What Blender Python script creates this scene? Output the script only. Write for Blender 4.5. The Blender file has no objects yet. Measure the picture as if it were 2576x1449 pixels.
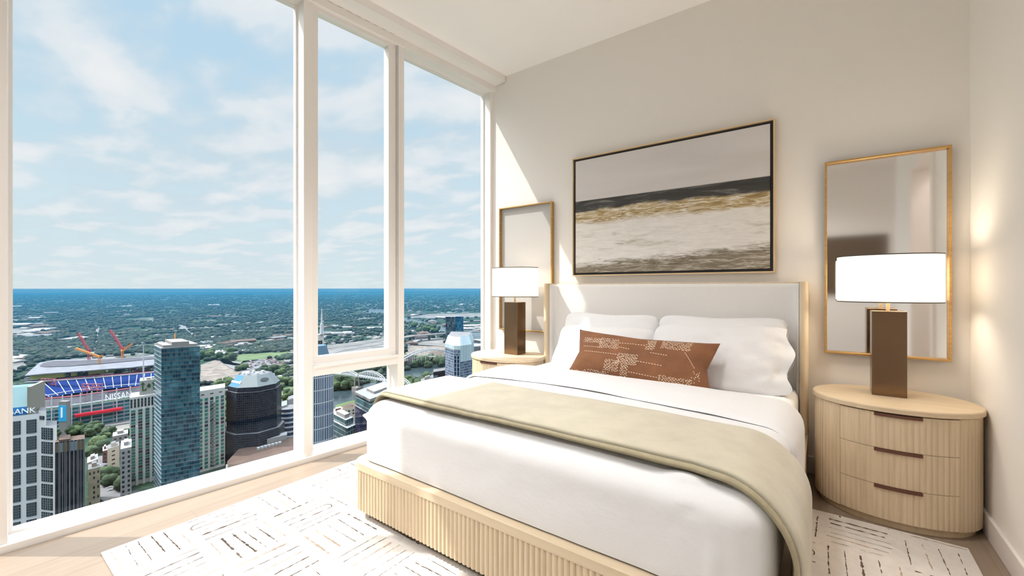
import bpy, bmesh, math, random
from mathutils import Vector, Matrix, noise
random.seed(7)
scene = bpy.context.scene
COL = scene.collection
PI = math.pi

# ------------------------------------------------------------------ camera
FPX, CX, CY = 1072.0, 1288.0, 724.5           # focal length in pixels of the 2576 x 1449 frame
TH = math.radians(36.46)
EYE = 1.10
cam_data = bpy.data.cameras.new('camera')
cam = bpy.data.objects.new('camera', cam_data)
COL.objects.link(cam)
cam.location = (0, 0, EYE)
cam.rotation_euler = (PI / 2, 0, TH)
cam_data.sensor_fit = 'HORIZONTAL'
cam_data.sensor_width = 36
cam_data.lens = 36 * FPX / 2576
cam_data.clip_start = 0.02
cam_data.clip_end = 60000
scene.camera = cam

# ------------------------------------------------------------------ view
scene.view_settings.view_transform = 'Standard'
scene.view_settings.look = 'None'
scene.view_settings.gamma = 1
scene.view_settings.use_curve_mapping = False
scene.view_settings.exposure = 0.57
scene.cycles.max_bounces = 10
scene.cycles.diffuse_bounces = 8
scene.cycles.glossy_bounces = 3
scene.cycles.transparent_max_bounces = 10
scene.cycles.volume_bounces = 0
scene.cycles.caustics_reflective = False
scene.cycles.caustics_refractive = False
scene.cycles.sample_clamp_indirect = 4.0
scene.cycles.use_denoising = True

# ------------------------------------------------------------------ sun
SUN = Vector((0.8042, 0.5943, -1.2936)).normalized()
sd = bpy.data.lights.new('sun', 'SUN')
sd.energy = 3.3
sd.angle = math.radians(0.8)
sd.color = (1.0, 0.95, 0.90)
so = bpy.data.objects.new('sun', sd)
so.rotation_euler = SUN.to_track_quat('-Z', 'Y').to_euler()
so.location = (-20, -15, 30)
COL.objects.link(so)

# ------------------------------------------------------------------ node helpers
def ramp(nt, fac, stops, interp='LINEAR'):
    r = nt.nodes.new('ShaderNodeValToRGB')
    r.color_ramp.interpolation = interp
    els = r.color_ramp.elements
    while len(els) < len(stops):
        els.new(0.5)
    for e, (p, c) in zip(els, stops):
        e.position = p
        e.color = (c[0], c[1], c[2], 1) if not isinstance(c, (int, float)) else (c, c, c, 1)
    nt.links.new(fac, r.inputs[0])
    return r.outputs[0]

def math_n(nt, op, a, b=None, c=None, clamp=False):
    n = nt.nodes.new('ShaderNodeMath')
    n.operation = op
    n.use_clamp = clamp
    for i, v in enumerate((a, b, c)):
        if v is None:
            continue
        if isinstance(v, (int, float)):
            n.inputs[i].default_value = v
        else:
            nt.links.new(v, n.inputs[i])
    return n.outputs[0]

def mixc(nt, fac, a, b, mode='MIX'):
    n = nt.nodes.new('ShaderNodeMix')
    n.data_type = 'RGBA'
    n.blend_type = mode
    for sock, v in ((n.inputs[0], fac), (n.inputs[6], a), (n.inputs[7], b)):
        if isinstance(v, (int, float)):
            sock.default_value = v
        elif isinstance(v, tuple):
            sock.default_value = (v[0], v[1], v[2], 1)
        else:
            nt.links.new(v, sock)
    return n.outputs[2]

def noise_n(nt, vec, scale, detail=4, rough=0.5, dist=0.0):
    n = nt.nodes.new('ShaderNodeTexNoise')
    n.inputs['Scale'].default_value = scale
    n.inputs['Detail'].default_value = detail
    n.inputs['Roughness'].default_value = rough
    n.inputs['Distortion'].default_value = dist
    if vec is not None:
        nt.links.new(vec, n.inputs['Vector'])
    return n.outputs[0]

def mapping(nt, vec, scale=(1, 1, 1), rot=(0, 0, 0), loc=(0, 0, 0)):
    n = nt.nodes.new('ShaderNodeMapping')
    n.inputs['Scale'].default_value = scale
    n.inputs['Rotation'].default_value = rot
    n.inputs['Location'].default_value = loc
    nt.links.new(vec, n.inputs[0])
    return n.outputs[0]

def coords(nt, kind='Object'):
    return nt.nodes.new('ShaderNodeTexCoord').outputs[kind]

def sep(nt, vec):
    n = nt.nodes.new('ShaderNodeSeparateXYZ')
    nt.links.new(vec, n.inputs[0])
    return n.outputs

def comb(nt, x, y, z=0.0):
    n = nt.nodes.new('ShaderNodeCombineXYZ')
    for i, v in enumerate((x, y, z)):
        if isinstance(v, (int, float)):
            n.inputs[i].default_value = v
        else:
            nt.links.new(v, n.inputs[i])
    return n.outputs[0]

# ------------------------------------------------------------------ sky with clouds
world = bpy.data.worlds.new('sky')
scene.world = world
world.use_nodes = True
nt = world.node_tree
nt.nodes.clear()
tc = coords(nt, 'Generated')
sx, sy, sz = sep(nt, tc)
# rotate so that u runs along the window wall's view
zc = math_n(nt, 'ADD', math_n(nt, 'MAXIMUM', sz, 0.0), 0.10)
pu = math_n(nt, 'DIVIDE', sx, zc)
pv = math_n(nt, 'DIVIDE', sy, zc)
p = comb(nt, pu, pv, 0.0)
pm = mapping(nt, p, scale=(0.62, 1.0, 1.0), rot=(0, 0, math.radians(-35)), loc=(3.1, 1.7, 0))
n1 = noise_n(nt, pm, 2.5, 9, 0.50, 0.25)
pm2 = mapping(nt, p, scale=(0.5, 0.9, 1.0), rot=(0, 0, math.radians(-25)), loc=(0.3, 5.2, 2.0))
n2 = noise_n(nt, pm2, 0.55, 4, 0.5, 0.2)
cl = math_n(nt, 'ADD', math_n(nt, 'MULTIPLY', n1, 0.75), math_n(nt, 'MULTIPLY', n2, 0.35))
cmask = ramp(nt, cl, [(0.475, 0.0), (0.525, 0.4), (0.59, 0.9), (0.68, 1.0)])
blue = ramp(nt, sz, [(0.0, (0.66, 0.765, 0.80)), (0.12, (0.62, 0.76, 0.83)), (0.35, (0.50, 0.68, 0.82)), (0.6, (0.43, 0.63, 0.82)), (1.0, (0.3, 0.5, 0.8))])
fade = ramp(nt, sz, [(0.0, 0.35), (0.06, 0.75), (0.18, 1.0), (0.4, 1.0)])
cm = math_n(nt, 'MULTIPLY', cmask, fade)
shade = ramp(nt, n1, [(0.45, (0.60, 0.70, 0.77)), (0.56, (0.76, 0.80, 0.84)), (0.70, (0.86, 0.86, 0.87))])
skyc = mixc(nt, math_n(nt, 'MULTIPLY', cm, 0.92), blue, shade)
# sky brightened out of view, round the sun and overhead, to fill the room
dotn = nt.nodes.new('ShaderNodeVectorMath')
dotn.operation = 'DOT_PRODUCT'
nt.links.new(tc, dotn.inputs[0])
dotn.inputs[1].default_value = tuple(-SUN)
glow = ramp(nt, dotn.outputs['Value'], [(0.77, 0.0), (0.9, 0.4), (1.0, 1.0)])
boost = math_n(nt, 'ADD', 0.71, math_n(nt, 'MULTIPLY', glow, 3.0))
hi = ramp(nt, sz, [(0.55, 0.0), (0.8, 1.0)])
boost = math_n(nt, 'ADD', boost, math_n(nt, 'MULTIPLY', hi, 4.0))
skyc = mixc(nt, ramp(nt, glow, [(0.0, 0.0), (0.25, 0.85)]), skyc, (0.91, 0.87, 0.85))
bg = nt.nodes.new('ShaderNodeBackground')
nt.links.new(skyc, bg.inputs[0])
nt.links.new(boost, bg.inputs[1])
wo = nt.nodes.new('ShaderNodeOutputWorld')
nt.links.new(bg.outputs[0], wo.inputs[0])

# ------------------------------------------------------------------ added fill lights (unseen ceiling spots behind the camera and over the bed)
FILL_LIGHTS = [(-1.8, -1.2), (-0.6, -1.2), (-1.25, 1.10), (-0.80, 1.65), (1.2, -0.4)]
FILL_W = 58.0

# ------------------------------------------------------------------ materials
MATS = {}
def mat(name, color=(0.8, 0.8, 0.8), rough=0.5, metal=0.0, spec=0.5, sheen=0.0, bump=None, var=None, emit=None, coords_kind='Object'):
    """bump = (scale, strength, distance); var = (scale, amount, stretch)"""
    if name in MATS:
        return MATS[name]
    m = bpy.data.materials.new(name)
    m.use_nodes = True
    t = m.node_tree
    b = t.nodes['Principled BSDF']
    b.inputs['Base Color'].default_value = (*color, 1)
    b.inputs['Roughness'].default_value = rough
    b.inputs['Metallic'].default_value = metal
    b.inputs['Specular IOR Level'].default_value = spec
    b.inputs['Sheen Weight'].default_value = sheen
    if emit:
        b.inputs['Emission Color'].default_value = (*emit[0], 1)
        b.inputs['Emission Strength'].default_value = emit[1]
    if var:
        v = mapping(t, coords(t, coords_kind), scale=var[2])
        nz = noise_n(t, v, var[0], 5, 0.6)
        lo = tuple(c * (1 - var[1]) for c in color)
        hi_ = tuple(min(1, c * (1 + var[1])) for c in color)
        t.links.new(ramp(t, nz, [(0.3, lo), (0.7, hi_)]), b.inputs['Base Color'])
    if bump:
        nz = noise_n(t, coords(t, coords_kind), bump[0], 3, 0.6)
        bn = t.nodes.new('ShaderNodeBump')
        bn.inputs['Strength'].default_value = bump[1]
        bn.inputs['Distance'].default_value = bump[2]
        t.links.new(nz, bn.inputs['Height'])
        t.links.new(bn.outputs[0], b.inputs['Normal'])
    MATS[name] = m
    return m

def wood(name, base, dark, scale=1.0, axis='Z', rough=0.5):
    m = bpy.data.materials.new(name)
    m.use_nodes = True
    t = m.node_tree
    b = t.nodes['Principled BSDF']
    st = {'Z': (22, 22, 1.2), 'X': (1.2, 22, 22), 'Y': (22, 1.2, 22)}[axis]
    v = mapping(t, coords(t), scale=tuple(s * scale for s in st))
    g = noise_n(t, v, 2.2, 6, 0.62, 0.6)
    v2 = mapping(t, coords(t), scale=tuple(s * 0.22 * scale for s in st))
    g2 = noise_n(t, v2, 1.6, 3, 0.5, 1.2)
    c1 = ramp(t, g, [(0.3, dark), (0.52, base), (0.75, tuple(min(1, c * 1.1) for c in base))])
    c2 = ramp(t, g2, [(0.3, tuple(c * 0.86 for c in base)), (0.7, base)])
    t.links.new(mixc(t, 0.5, c1, c2), b.inputs['Base Color'])
    b.inputs['Roughness'].default_value = rough
    b.inputs['Specular IOR Level'].default_value = 0.35
    bn = t.nodes.new('ShaderNodeBump')
    bn.inputs['Strength'].default_value = 0.15
    bn.inputs['Distance'].default_value = 0.002
    t.links.new(g, bn.inputs['Height'])
    t.links.new(bn.outputs[0], b.inputs['Normal'])
    MATS[name] = m
    return m

OAK = wood('light_oak', (0.65, 0.53, 0.37), (0.50, 0.385, 0.25))
OAKX = wood('light_oak_along', (0.64, 0.52, 0.365), (0.54, 0.42, 0.28), axis='X')
PAINT = mat('greige_paint', (0.815, 0.785, 0.75), 0.85, bump=(160, 0.05, 0.002))
CEIL = mat('ceiling_paint', (0.93, 0.915, 0.91), 0.9)
FRAME = mat('white_frame', (0.84, 0.82, 0.80), 0.45)
TRIM = mat('trim_white', (0.80, 0.76, 0.74), 0.45)
BRASS = mat('brushed_brass', (0.62, 0.38, 0.14), 0.32, 0.85, var=(6, 0.12, (1, 1, 12)))
BRASSL = mat('pale_brass', (0.72, 0.54, 0.32), 0.38, 0.5)
BRONZE = mat('bronze_lamp', (0.22, 0.145, 0.09), 0.24, 1.0, var=(3, 0.1, (1, 1, 1)))
DARKM = mat('dark_handle', (0.115, 0.045, 0.028), 0.5, 0.1)
BLACKT = mat('black_trim', (0.03, 0.03, 0.035), 0.6)
LINEN = mat('white_linen', (0.86, 0.85, 0.85), 0.9, sheen=0.2, bump=(500, 0.06, 0.001))
LINEN2 = mat('white_cotton', (0.71, 0.71, 0.72), 0.9, sheen=0.2, bump=(14, 0.25, 0.012))
BOUCLE = mat('boucle', (0.78, 0.76, 0.74), 0.95, sheen=0.3, bump=(260, 0.5, 0.004))
VELVET = mat('sage_velvet', (0.50, 0.46, 0.355), 0.85, sheen=0.3, bump=(120, 0.3, 0.002), var=(9, 0.10, (1, 1, 1)))
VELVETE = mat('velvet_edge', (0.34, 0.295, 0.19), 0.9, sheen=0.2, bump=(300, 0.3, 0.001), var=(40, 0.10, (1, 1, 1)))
RUST = mat('rust_velvet', (0.205, 0.083, 0.033), 0.85, sheen=0.06, bump=(220, 0.35, 0.002), var=(7, 0.22, (1, 1, 1)))
STITCH = mat('cream_thread', (0.86, 0.72, 0.56), 0.9)
RUGC = mat('cream_rug', (0.68, 0.64, 0.60), 0.98, sheen=0.3, bump=(300, 0.7, 0.004), var=(25, 0.07, (1, 1, 1)))
RUGL = mat('rug_line', (0.10, 0.07, 0.05), 0.98, var=(40, 0.5, (1, 1, 1)))
RUGT = mat('rug_line_tan', (0.42, 0.31, 0.23), 0.98, var=(40, 0.3, (1, 1, 1)))

def floor_mat():
    m = bpy.data.materials.new('oak_planks')
    m.use_nodes = True
    t = m.node_tree
    b = t.nodes['Principled BSDF']
    v = mapping(t, coords(t), rot=(0, 0, PI / 2))
    br = t.nodes.new('ShaderNodeTexBrick')
    t.links.new(v, br.inputs[0])
    br.inputs['Scale'].default_value = 1
    br.inputs['Brick Width'].default_value = 1.5
    br.inputs['Row Height'].default_value = 0.18
    br.inputs['Mortar Size'].default_value = 0.0012
    br.inputs['Color1'].default_value = (0.31, 0.245, 0.185, 1)
    br.inputs['Color2'].default_value = (0.28, 0.22, 0.165, 1)
    br.inputs['Mortar'].default_value = (0.25, 0.17, 0.11, 1)
    g = noise_n(t, mapping(t, coords(t), scale=(14, 0.8, 1)), 3, 5, 0.6, 0.5)
    gc = ramp(t, g, [(0.3, (0.86, 0.84, 0.82)), (0.7, (1, 1, 1))])
    t.links.new(mixc(t, 1.0, br.outputs[0], gc, 'MULTIPLY'), b.inputs['Base Color'])
    b.inputs['Roughness'].default_value = 0.4
    return m
FLOORM = floor_mat()

def glass_mat(name, tint=(0.985, 0.992, 0.99), refl=0.045):
    m = bpy.data.materials.new(name)
    m.use_nodes = True
    t = m.node_tree
    t.nodes.clear()
    tr = t.nodes.new('ShaderNodeBsdfTransparent')
    tr.inputs[0].default_value = (*tint, 1)
    gl = t.nodes.new('ShaderNodeBsdfGlossy')
    gl.inputs['Roughness'].default_value = 0.0
    mx = t.nodes.new('ShaderNodeMixShader')
    mx.inputs[0].default_value = refl
    t.links.new(tr.outputs[0], mx.inputs[1])
    t.links.new(gl.outputs[0], mx.inputs[2])
    o = t.nodes.new('ShaderNodeOutputMaterial')
    t.links.new(mx.outputs[0], o.inputs[0])
    return m
GLASS = glass_mat('window_glass', refl=0.008)
MIRROR = mat('mirror_silver', (0.90, 0.90, 0.89), 0.06, 1.0)

def shade_mat():
    m = bpy.data.materials.new('linen_shade')
    m.use_nodes = True
    t = m.node_tree
    t.nodes.clear()
    d = t.nodes.new('ShaderNodeBsdfDiffuse')
    d.inputs[0].default_value = (0.86, 0.83, 0.79, 1)
    r = t.nodes.new('ShaderNodeBsdfTranslucent')
    r.inputs[0].default_value = (0.93, 0.91, 0.88, 1)
    mx = t.nodes.new('ShaderNodeMixShader')
    mx.inputs[0].default_value = 0.85
    t.links.new(d.outputs[0], mx.inputs[1])
    t.links.new(r.outputs[0], mx.inputs[2])
    o = t.nodes.new('ShaderNodeOutputMaterial')
    t.links.new(mx.outputs[0], o.inputs[0])
    return m
SHADE = shade_mat()

# ------------------------------------------------------------------ mesh builder
class MB:
    def __init__(s):
        s.v, s.f, s.m, s.uv = [], [], [], {}
    def quad(s, a, b, c, d, mi=0, uv=None):
        n = len(s.v)
        s.v += [tuple(a), tuple(b), tuple(c), tuple(d)]
        s.f.append((n, n + 1, n + 2, n + 3))
        s.m.append(mi)
        if uv:
            s.uv[len(s.f) - 1] = uv
        return s
    def poly(s, pts, mi=0):
        n = len(s.v)
        s.v += [tuple(p) for p in pts]
        s.f.append(tuple(range(n, n + len(pts))))
        s.m.append(mi)
        return s
    def hexa(s, p, mi=0):
        """p: 8 points, bottom loop 0-3, top loop 4-7"""
        n = len(s.v)
        s.v += [tuple(q) for q in p]
        for f in ((0, 3, 2, 1), (4, 5, 6, 7), (0, 1, 5, 4), (1, 2, 6, 5), (2, 3, 7, 6), (3, 0, 4, 7)):
            s.f.append(tuple(n + i for i in f))
            s.m.append(mi)
        return s
    def box(s, x0, x1, y0, y1, z0, z1, mi=0):
        return s.hexa([(x0, y0, z0), (x1, y0, z0), (x1, y1, z0), (x0, y1, z0), (x0, y0, z1), (x1, y0, z1), (x1, y1, z1), (x0, y1, z1)], mi)
    def grid(s, fn, nu, nv, mi=0, wrap=False):
        n = len(s.v)
        for j in range(nv + 1):
            for i in range(nu if wrap else nu + 1):
                s.v.append(tuple(fn(i / nu, j / nv)))
        w = nu if wrap else nu + 1
        for j in range(nv):
            for i in range(nu):
                i2 = (i + 1) % w if wrap else i + 1
                s.f.append((n + j * w + i, n + j * w + i2, n + (j + 1) * w + i2, n + (j + 1) * w + i))
                s.m.append(mi)
        return s
    def loft(s, loops, mi=0, cap=True, closed=True):
        """closed loops of equal length stacked"""
        n = len(s.v)
        k = len(loops[0])
        for L in loops:
            s.v += [tuple(p) for p in L]
        for j in range(len(loops) - 1):
            for i in range(k if closed else k - 1):
                i2 = (i + 1) % k
                s.f.append((n + j * k + i, n + j * k + i2, n + (j + 1) * k + i2, n + (j + 1) * k + i))
                s.m.append(mi)
        if cap:
            s.f.append(tuple(n + i for i in reversed(range(k))))
            s.m.append(mi)
            b = n + (len(loops) - 1) * k
            s.f.append(tuple(b + i for i in range(k)))
            s.m.append(mi)
        return s
    def bar(s, a, b, w, h=None, mi=0):
        a, b = Vector(a), Vector(b)
        h = h or w
        d = (b - a).normalized()
        up = Vector((0, 0, 1)) if abs(d.z) < 0.95 else Vector((1, 0, 0))
        r = d.cross(up).normalized()
        u = r.cross(d)
        P = []
        for q in (a, b):
            P.append([q - r * w / 2 - u * h / 2, q + r * w / 2 - u * h / 2, q + r * w / 2 + u * h / 2, q - r * w / 2 + u * h / 2])
        return s.hexa(P[0] + P[1], mi)
    def tube(s, pts, r, n=8, mi=0):
        loops = []
        for i, p in enumerate(pts):
            p = Vector(p)
            d = (Vector(pts[min(i + 1, len(pts) - 1)]) - Vector(pts[max(i - 1, 0)])).normalized()
            up = Vector((0, 0, 1)) if abs(d.z) < 0.95 else Vector((1, 0, 0))
            a = d.cross(up).normalized()
            b = a.cross(d)
            rr = r[i] if isinstance(r, (list, tuple)) else r
            loops.append([p + a * math.cos(2 * PI * k / n) * rr + b * math.sin(2 * PI * k / n) * rr for k in range(n)])
        return s.loft(loops, mi)
    def data(s, name, mats, smooth=False):
        me = bpy.data.meshes.new(name)
        me.from_pydata(s.v, [], s.f)
        for m in (mats if isinstance(mats, (list, tuple)) else [mats]):
            me.materials.append(m)
        me.polygons.foreach_set('material_index', s.m)
        if s.uv:
            ul = me.uv_layers.new(name='UVMap')
            for fi, uv in s.uv.items():
                for k, li in enumerate(me.polygons[fi].loop_indices):
                    ul.data[li].uv = uv[k]
        me.validate()
        if smooth:
            me.shade_smooth() if hasattr(me, 'shade_smooth') else None
        me.update()
        return me
    def build(s, name, mats, parent=None, smooth=False, bevel=0, sub=0, fix=True):
        me = s.data(name, mats, smooth)
        if fix:
            bm = bmesh.new()
            bm.from_mesh(me)
            bmesh.ops.recalc_face_normals(bm, faces=bm.faces)
            bm.to_mesh(me)
            bm.free()
        o = bpy.data.objects.new(name, me)
        COL.objects.link(o)
        if parent is not None:
            o.parent = parent
        if bevel:
            b = o.modifiers.new('bevel', 'BEVEL')
            b.width = bevel
            b.segments = 3
            b.limit_method = 'ANGLE'
            if not smooth:
                pass
        if sub:
            q = o.modifiers.new('sub', 'SUBSURF')
            q.levels = sub
            q.render_levels = sub
        return o

def smooth_by_angle(o, ang=40):
    me = o.data
    me.shade_smooth()
    try:
        me.set_sharp_from_angle(angle=math.radians(ang))
    except Exception:
        pass
    return o

def weld(o, d=0.0004):
    bm = bmesh.new()
    bm.from_mesh(o.data)
    bmesh.ops.remove_doubles(bm, verts=bm.verts, dist=d)
    bmesh.ops.recalc_face_normals(bm, faces=bm.faces)
    bm.to_mesh(o.data)
    bm.free()
    o.data.shade_smooth()
    return o

def tag(o, label, cat, group=None, kind=None):
    o['label'] = label
    o['category'] = cat
    if group:
        o['group'] = group
    if kind:
        o['kind'] = kind
    return o

def empty(name, loc=(0, 0, 0), rz=0):
    o = bpy.data.objects.new(name, None)
    o.location = loc
    o.rotation_euler = (0, 0, rz)
    o.empty_display_size = 0.1
    COL.objects.link(o)
    return o

def struct(o):
    o['kind'] = 'structure'
    return o

def copy_tree(o, parent=None):
    c = o.copy()
    COL.objects.link(c)
    c.parent = parent
    for ch in list(o.children):
        copy_tree(ch, c)
    return c

def rel(p, o):
    return (p[0] - o[0], p[1] - o[1], p[2] - o[2])

# ================================================================== THE ROOM
H = 3.036
XR = 0.58            # right wall
YB = 3.10            # bed wall
YN = -2.60           # wall behind the camera
XH = 1.75            # far side of the hall
WA = math.radians(5.14)
WD = Vector((math.sin(WA), math.cos(WA), 0))      # along the glass wall, towards the bed wall
WN = Vector((math.cos(WA), -math.sin(WA), 0))     # into the room
WC = Vector((-2.481, 3.10, 0))
def wp(s_, off, z):
    q = WC + WD * s_ - WN * off
    return (q.x, q.y, z)
def wbox(mb, s0, s1, o0, o1, z0, z1, mi=0):
    return mb.hexa([wp(s0, o1, z0), wp(s1, o1, z0), wp(s1, o0, z0), wp(s0, o0, z0), wp(s0, o1, z1), wp(s1, o1, z1), wp(s1, o0, z1), wp(s0, o0, z1)], mi)

def slab_xy(name, off, z0, z1, m):
    a, b = wp(-5.74, off, 0), wp(0.12, off, 0)
    P = [(a[0], YN), (XH, YN), (XH, YB), (b[0], YB)]
    return struct(MB().loft([[(x, y, z) for x, y in P] for z in (z0, z1)]).build(name, m))
slab_xy('floor', 0.0, -0.12, 0.0, FLOORM)
slab_xy('ceiling', 0.118, H, H + 0.15, CEIL)
struct(MB().box(-2.60, XR + 0.12, YB, YB + 0.15, 0.0, H).build('wall_north', PAINT))
mb = MB()
D0, D1, DH = 1.34, 2.17, 2.08
mb.box(XR, XR + 0.12, 0.19, D0, 0, H)
mb.box(XR, XR + 0.12, D1, YB, 0, H)
mb.box(XR, XR + 0.12, D0, D1, DH, H)
struct(mb.build('wall_east', PAINT))
struct(MB().box(-3.13, XH, YN - 0.12, YN, 0, H).build('wall_south', PAINT))
mb = MB()
mb.box(XR + .12, XH, 0.19, 0.31, 0, H)
mb.box(XH, XH + 0.1, YN, 2.75, 0, H)
mb.box(XR + 0.12, XH, 2.63, 2.75, 0, H)
struct(mb.build('wall_hall', PAINT))
# door casing on the right wall
door = empty('door_1', (XR, (D0 + D1) / 2, 0))
struct(door)
mb = MB()
c0, c1 = D0 - (D0 + D1) / 2, D1 - (D0 + D1) / 2
mb.box(-0.018, 0.138, c0 - 0.075, c0 + 0.006, 0, DH)
mb.box(-0.018, 0.138, c1 - 0.006, c1 + 0.075, 0, DH)
mb.box(-0.018, 0.138, c0 - 0.075, c1 + 0.075, DH - 0.006, DH + 0.075)
mb.build('door_frame', TRIM, door, bevel=0.004)
# baseboards
def baseboard(name, x0, x1, y0, y1):
    struct(MB().box(x0, x1, y0, y1, 0, 0.10).build(name, TRIM, bevel=0.003))
baseboard('baseboard_north', -2.36, XR - 0.014, YB - 0.014, YB)
mb = MB().box(XR - 0.014, XR, 0.19, D0 - 0.078, 0, 0.10)
mb.box(XR - 0.014, XR, D1 + 0.078, YB, 0, 0.10)
struct(mb.build('baseboard_east', TRIM, bevel=0.003))
baseboard('baseboard_south', -2.95, XH, YN, YN + 0.014)

# ------------------------------------------------------------------ glass wall
SM = [-4.226, -2.962, -1.6975, -1.012, -5.70]     # mullion centres along the wall
MW = 0.0285
GO = 0.13                                   # glass plane, outwards
# continuous sill and head
mb = MB()
wbox(mb, -5.74, 0.0, 0.0, 0.20, -0.12, 0.030)
struct(mb.build('trim_1', FRAME, bevel=0.003)).name = 'trim_1'
mb = MB()
wbox(mb, -5.74, 0.0, -0.126, 0.118, 2.978, H)
struct(mb.build('trim_2', FRAME, bevel=0.002))
mb = MB()
wbox(mb, -5.74, 0.0, 0.0, 0.118, 2.925, 2.978)
struct(mb.build('trim_3', FRAME, bevel=0.002))
# corner jamb
mb = MB()
wbox(mb, -0.035, 0.02, 0.035, 0.16, 0.03, 2.925)
struct(mb.build('trim_4', FRAME))
for k, s_ in enumerate(SM):
    mb = MB()
    wbox(mb, s_ - MW, s_ + MW, 0.02, 0.15, 0.03, 2.925)
    struct(mb.build('trim_%d' % (5 + k), FRAME, bevel=0.002))
def glass_pane(name, parent, s0, s1, z0, z1, off=GO, th=0.006):
    mb = MB()
    wbox(mb, s0, s1, off, off + th, z0, z1)
    o = mb.build(name, GLASS, parent)
    return o
def glazing_bead(parent, s0, s1, z0, z1, o0=0.115, o1=0.15, w=0.012):
    mb = MB()
    wbox(mb, s0, s1, o0, o1, z0, z0 + w)
    wbox(mb, s0, s1, o0, o1, z1 - w, z1)
    wbox(mb, s0, s0 + w, o0, o1, z0 + w, z1 - w)
    wbox(mb, s1 - w, s1, o0, o1, z0 + w, z1 - w)
    return mb.build('window_frame', FRAME, parent)
bays = [(SM[4] + MW, SM[0] - MW), (SM[0] + MW, SM[1] - MW), (SM[1] + MW, SM[2] - MW), None, (SM[3] + MW, -0.035)]
wn = 1
for b_ in (bays[2], bays[4], bays[1], bays[0]):
    w = struct(empty('window_%d' % wn))
    glazing_bead(w, b_[0], b_[1], 0.03, 2.925)
    glass_pane('glass_pane', w, b_[0] + 0.012, b_[1] - 0.012, 0.042, 2.913)
    wn += 1
s0, s1 = SM[2] + MW, SM[3] - MW
w = struct(empty('window_5'))
mb = MB()
wbox(mb, s0, s1, 0.02, 0.15, 0.530, 0.585)
mb.build('transom', FRAME, w, bevel=0.002)
mb = MB()
wbox(mb, s0, s1, 0.008, 0.05, 0.585, 0.600)
mb.build('transom_ledge', FRAME, w, bevel=0.002)
glazing_bead(w, s0, s1, 0.03, 0.530)
glass_pane('glass_pane', w, s0 + 0.012, s1 - 0.012, 0.042, 0.518)
sash = MB()
a0, a1, z0, z1 = s0 + 0.004, s1 - 0.006, 0.603, 2.99
wbox(sash, a0, a1, 0.035, 0.10, z0, 0.652)
wbox(sash, a0, a1, 0.035, 0.10, 2.90, 2.925)
wbox(sash, a0, a0 + 0.035, 0.035, 0.10, 0.652, 2.90)
wbox(sash, a1 - 0.062, a1, 0.035, 0.10, 0.652, 2.90)
so_ = sash.build('window_sash', FRAME, w, bevel=0.002)
glass_pane('sash_glass', so_, a0 + 0.035, a1 - 0.062, 0.652, 2.90, off=0.065)
# thin black dashes standing in for the shadow gap of the track above the sash
mb = MB()
for k in range(9):
    q = s0 + 0.02 + k * 0.066
    wbox(mb, q, q + 0.036, -0.001, 0.004, 2.9775, 2.9785)
# (kept as part of the sash's window)
mb.build('track_shadow_dashes', BLACKT, w)
mb = MB()
wbox(mb, s1 - 0.0005, s1 + 0.002, 0.0155, 0.0205, 0.603, 2.925)
mb.build('rubber_seal', mat('seal_grey', (0.35, 0.36, 0.38), 0.7), w)

# ------------------------------------------------------------------ added fill lights in the ceiling, all out of view
for k, (x, y) in enumerate(FILL_LIGHTS):
    e = empty('fill_light', (x, y, H))
    tag(e, ['small round added ceiling fill light nearest the glass wall', 'second small round added ceiling fill light from the glass wall', 'small round added ceiling fill light over the foot of the bed', 'small round added ceiling fill light over the pillow end of the bed', 'small round added ceiling fill light over the hall'][k], 'ceiling light', 'added fill lights in the ceiling')
    mb = MB()
    n = 24
    ro, ri = 0.065, 0.05
    mb.loft([[(ro * math.cos(2 * PI * i / n), ro * math.sin(2 * PI * i / n), -0.001) for i in range(n)],
             [(ro * math.cos(2 * PI * i / n), ro * math.sin(2 * PI * i / n), -0.008) for i in range(n)],
             [(ri * math.cos(2 * PI * i / n), ri * math.sin(2 * PI * i / n), -0.008) for i in range(n)],
             [(ri * math.cos(2 * PI * i / n), ri * math.sin(2 * PI * i / n), -0.001) for i in range(n)]], cap=False)
    mb.build('trim_ring', FRAME, e)
    mb = MB().loft([[(ri * math.cos(2 * PI * i / n), ri * math.sin(2 * PI * i / n), z_) for i in range(n)] for z_ in (-0.001, -0.003)])
    mb.build('fill_diffuser', mat('fill_diffuser', (1, 1, 1), 0.5, emit=((1.0, 0.93, 0.86), 1.5)), e)
    ld = bpy.data.lights.new('fill_spot', 'SPOT')
    ld.energy = FILL_W * (1.3, 1.3, 0.95, 1.0, 1.0)[k]
    ld.spot_size = math.radians(150 if k in (0, 1, 4) else 104)
    ld.spot_blend = 0.7
    ld.shadow_soft_size = 0.12
    ld.color = (1.0, 0.97, 0.95)
    lo = bpy.data.objects.new('lamp_light', ld)
    lo.location = (0, 0, -0.03)
    COL.objects.link(lo)
    lo.parent = e

# added ceiling light that brightens the closet beyond the door
e = empty('closet_fill_light', (1.2, 1.75, H))
tag(e, 'small added ceiling fill light in the room beyond the doorway', 'ceiling light')
MB().loft([[(0.10 * math.cos(2 * PI * i / 24), 0.10 * math.sin(2 * PI * i / 24), z_) for i in range(24)] for z_ in (-0.001, -0.03)]).build('glass_bowl', mat('bowl_glow', (1, 1, 1), 0.5, emit=((1.0, 0.93, 0.85), 7.0)), e)
ld = bpy.data.lights.new('bulb', 'POINT')
ld.energy = 22
ld.shadow_soft_size = 0.06
ld.color = (1.0, 0.92, 0.84)
lo = bpy.data.objects.new('lamp_light', ld)
lo.location = (0, 0, -0.12)
COL.objects.link(lo)
lo.parent = e

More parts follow.
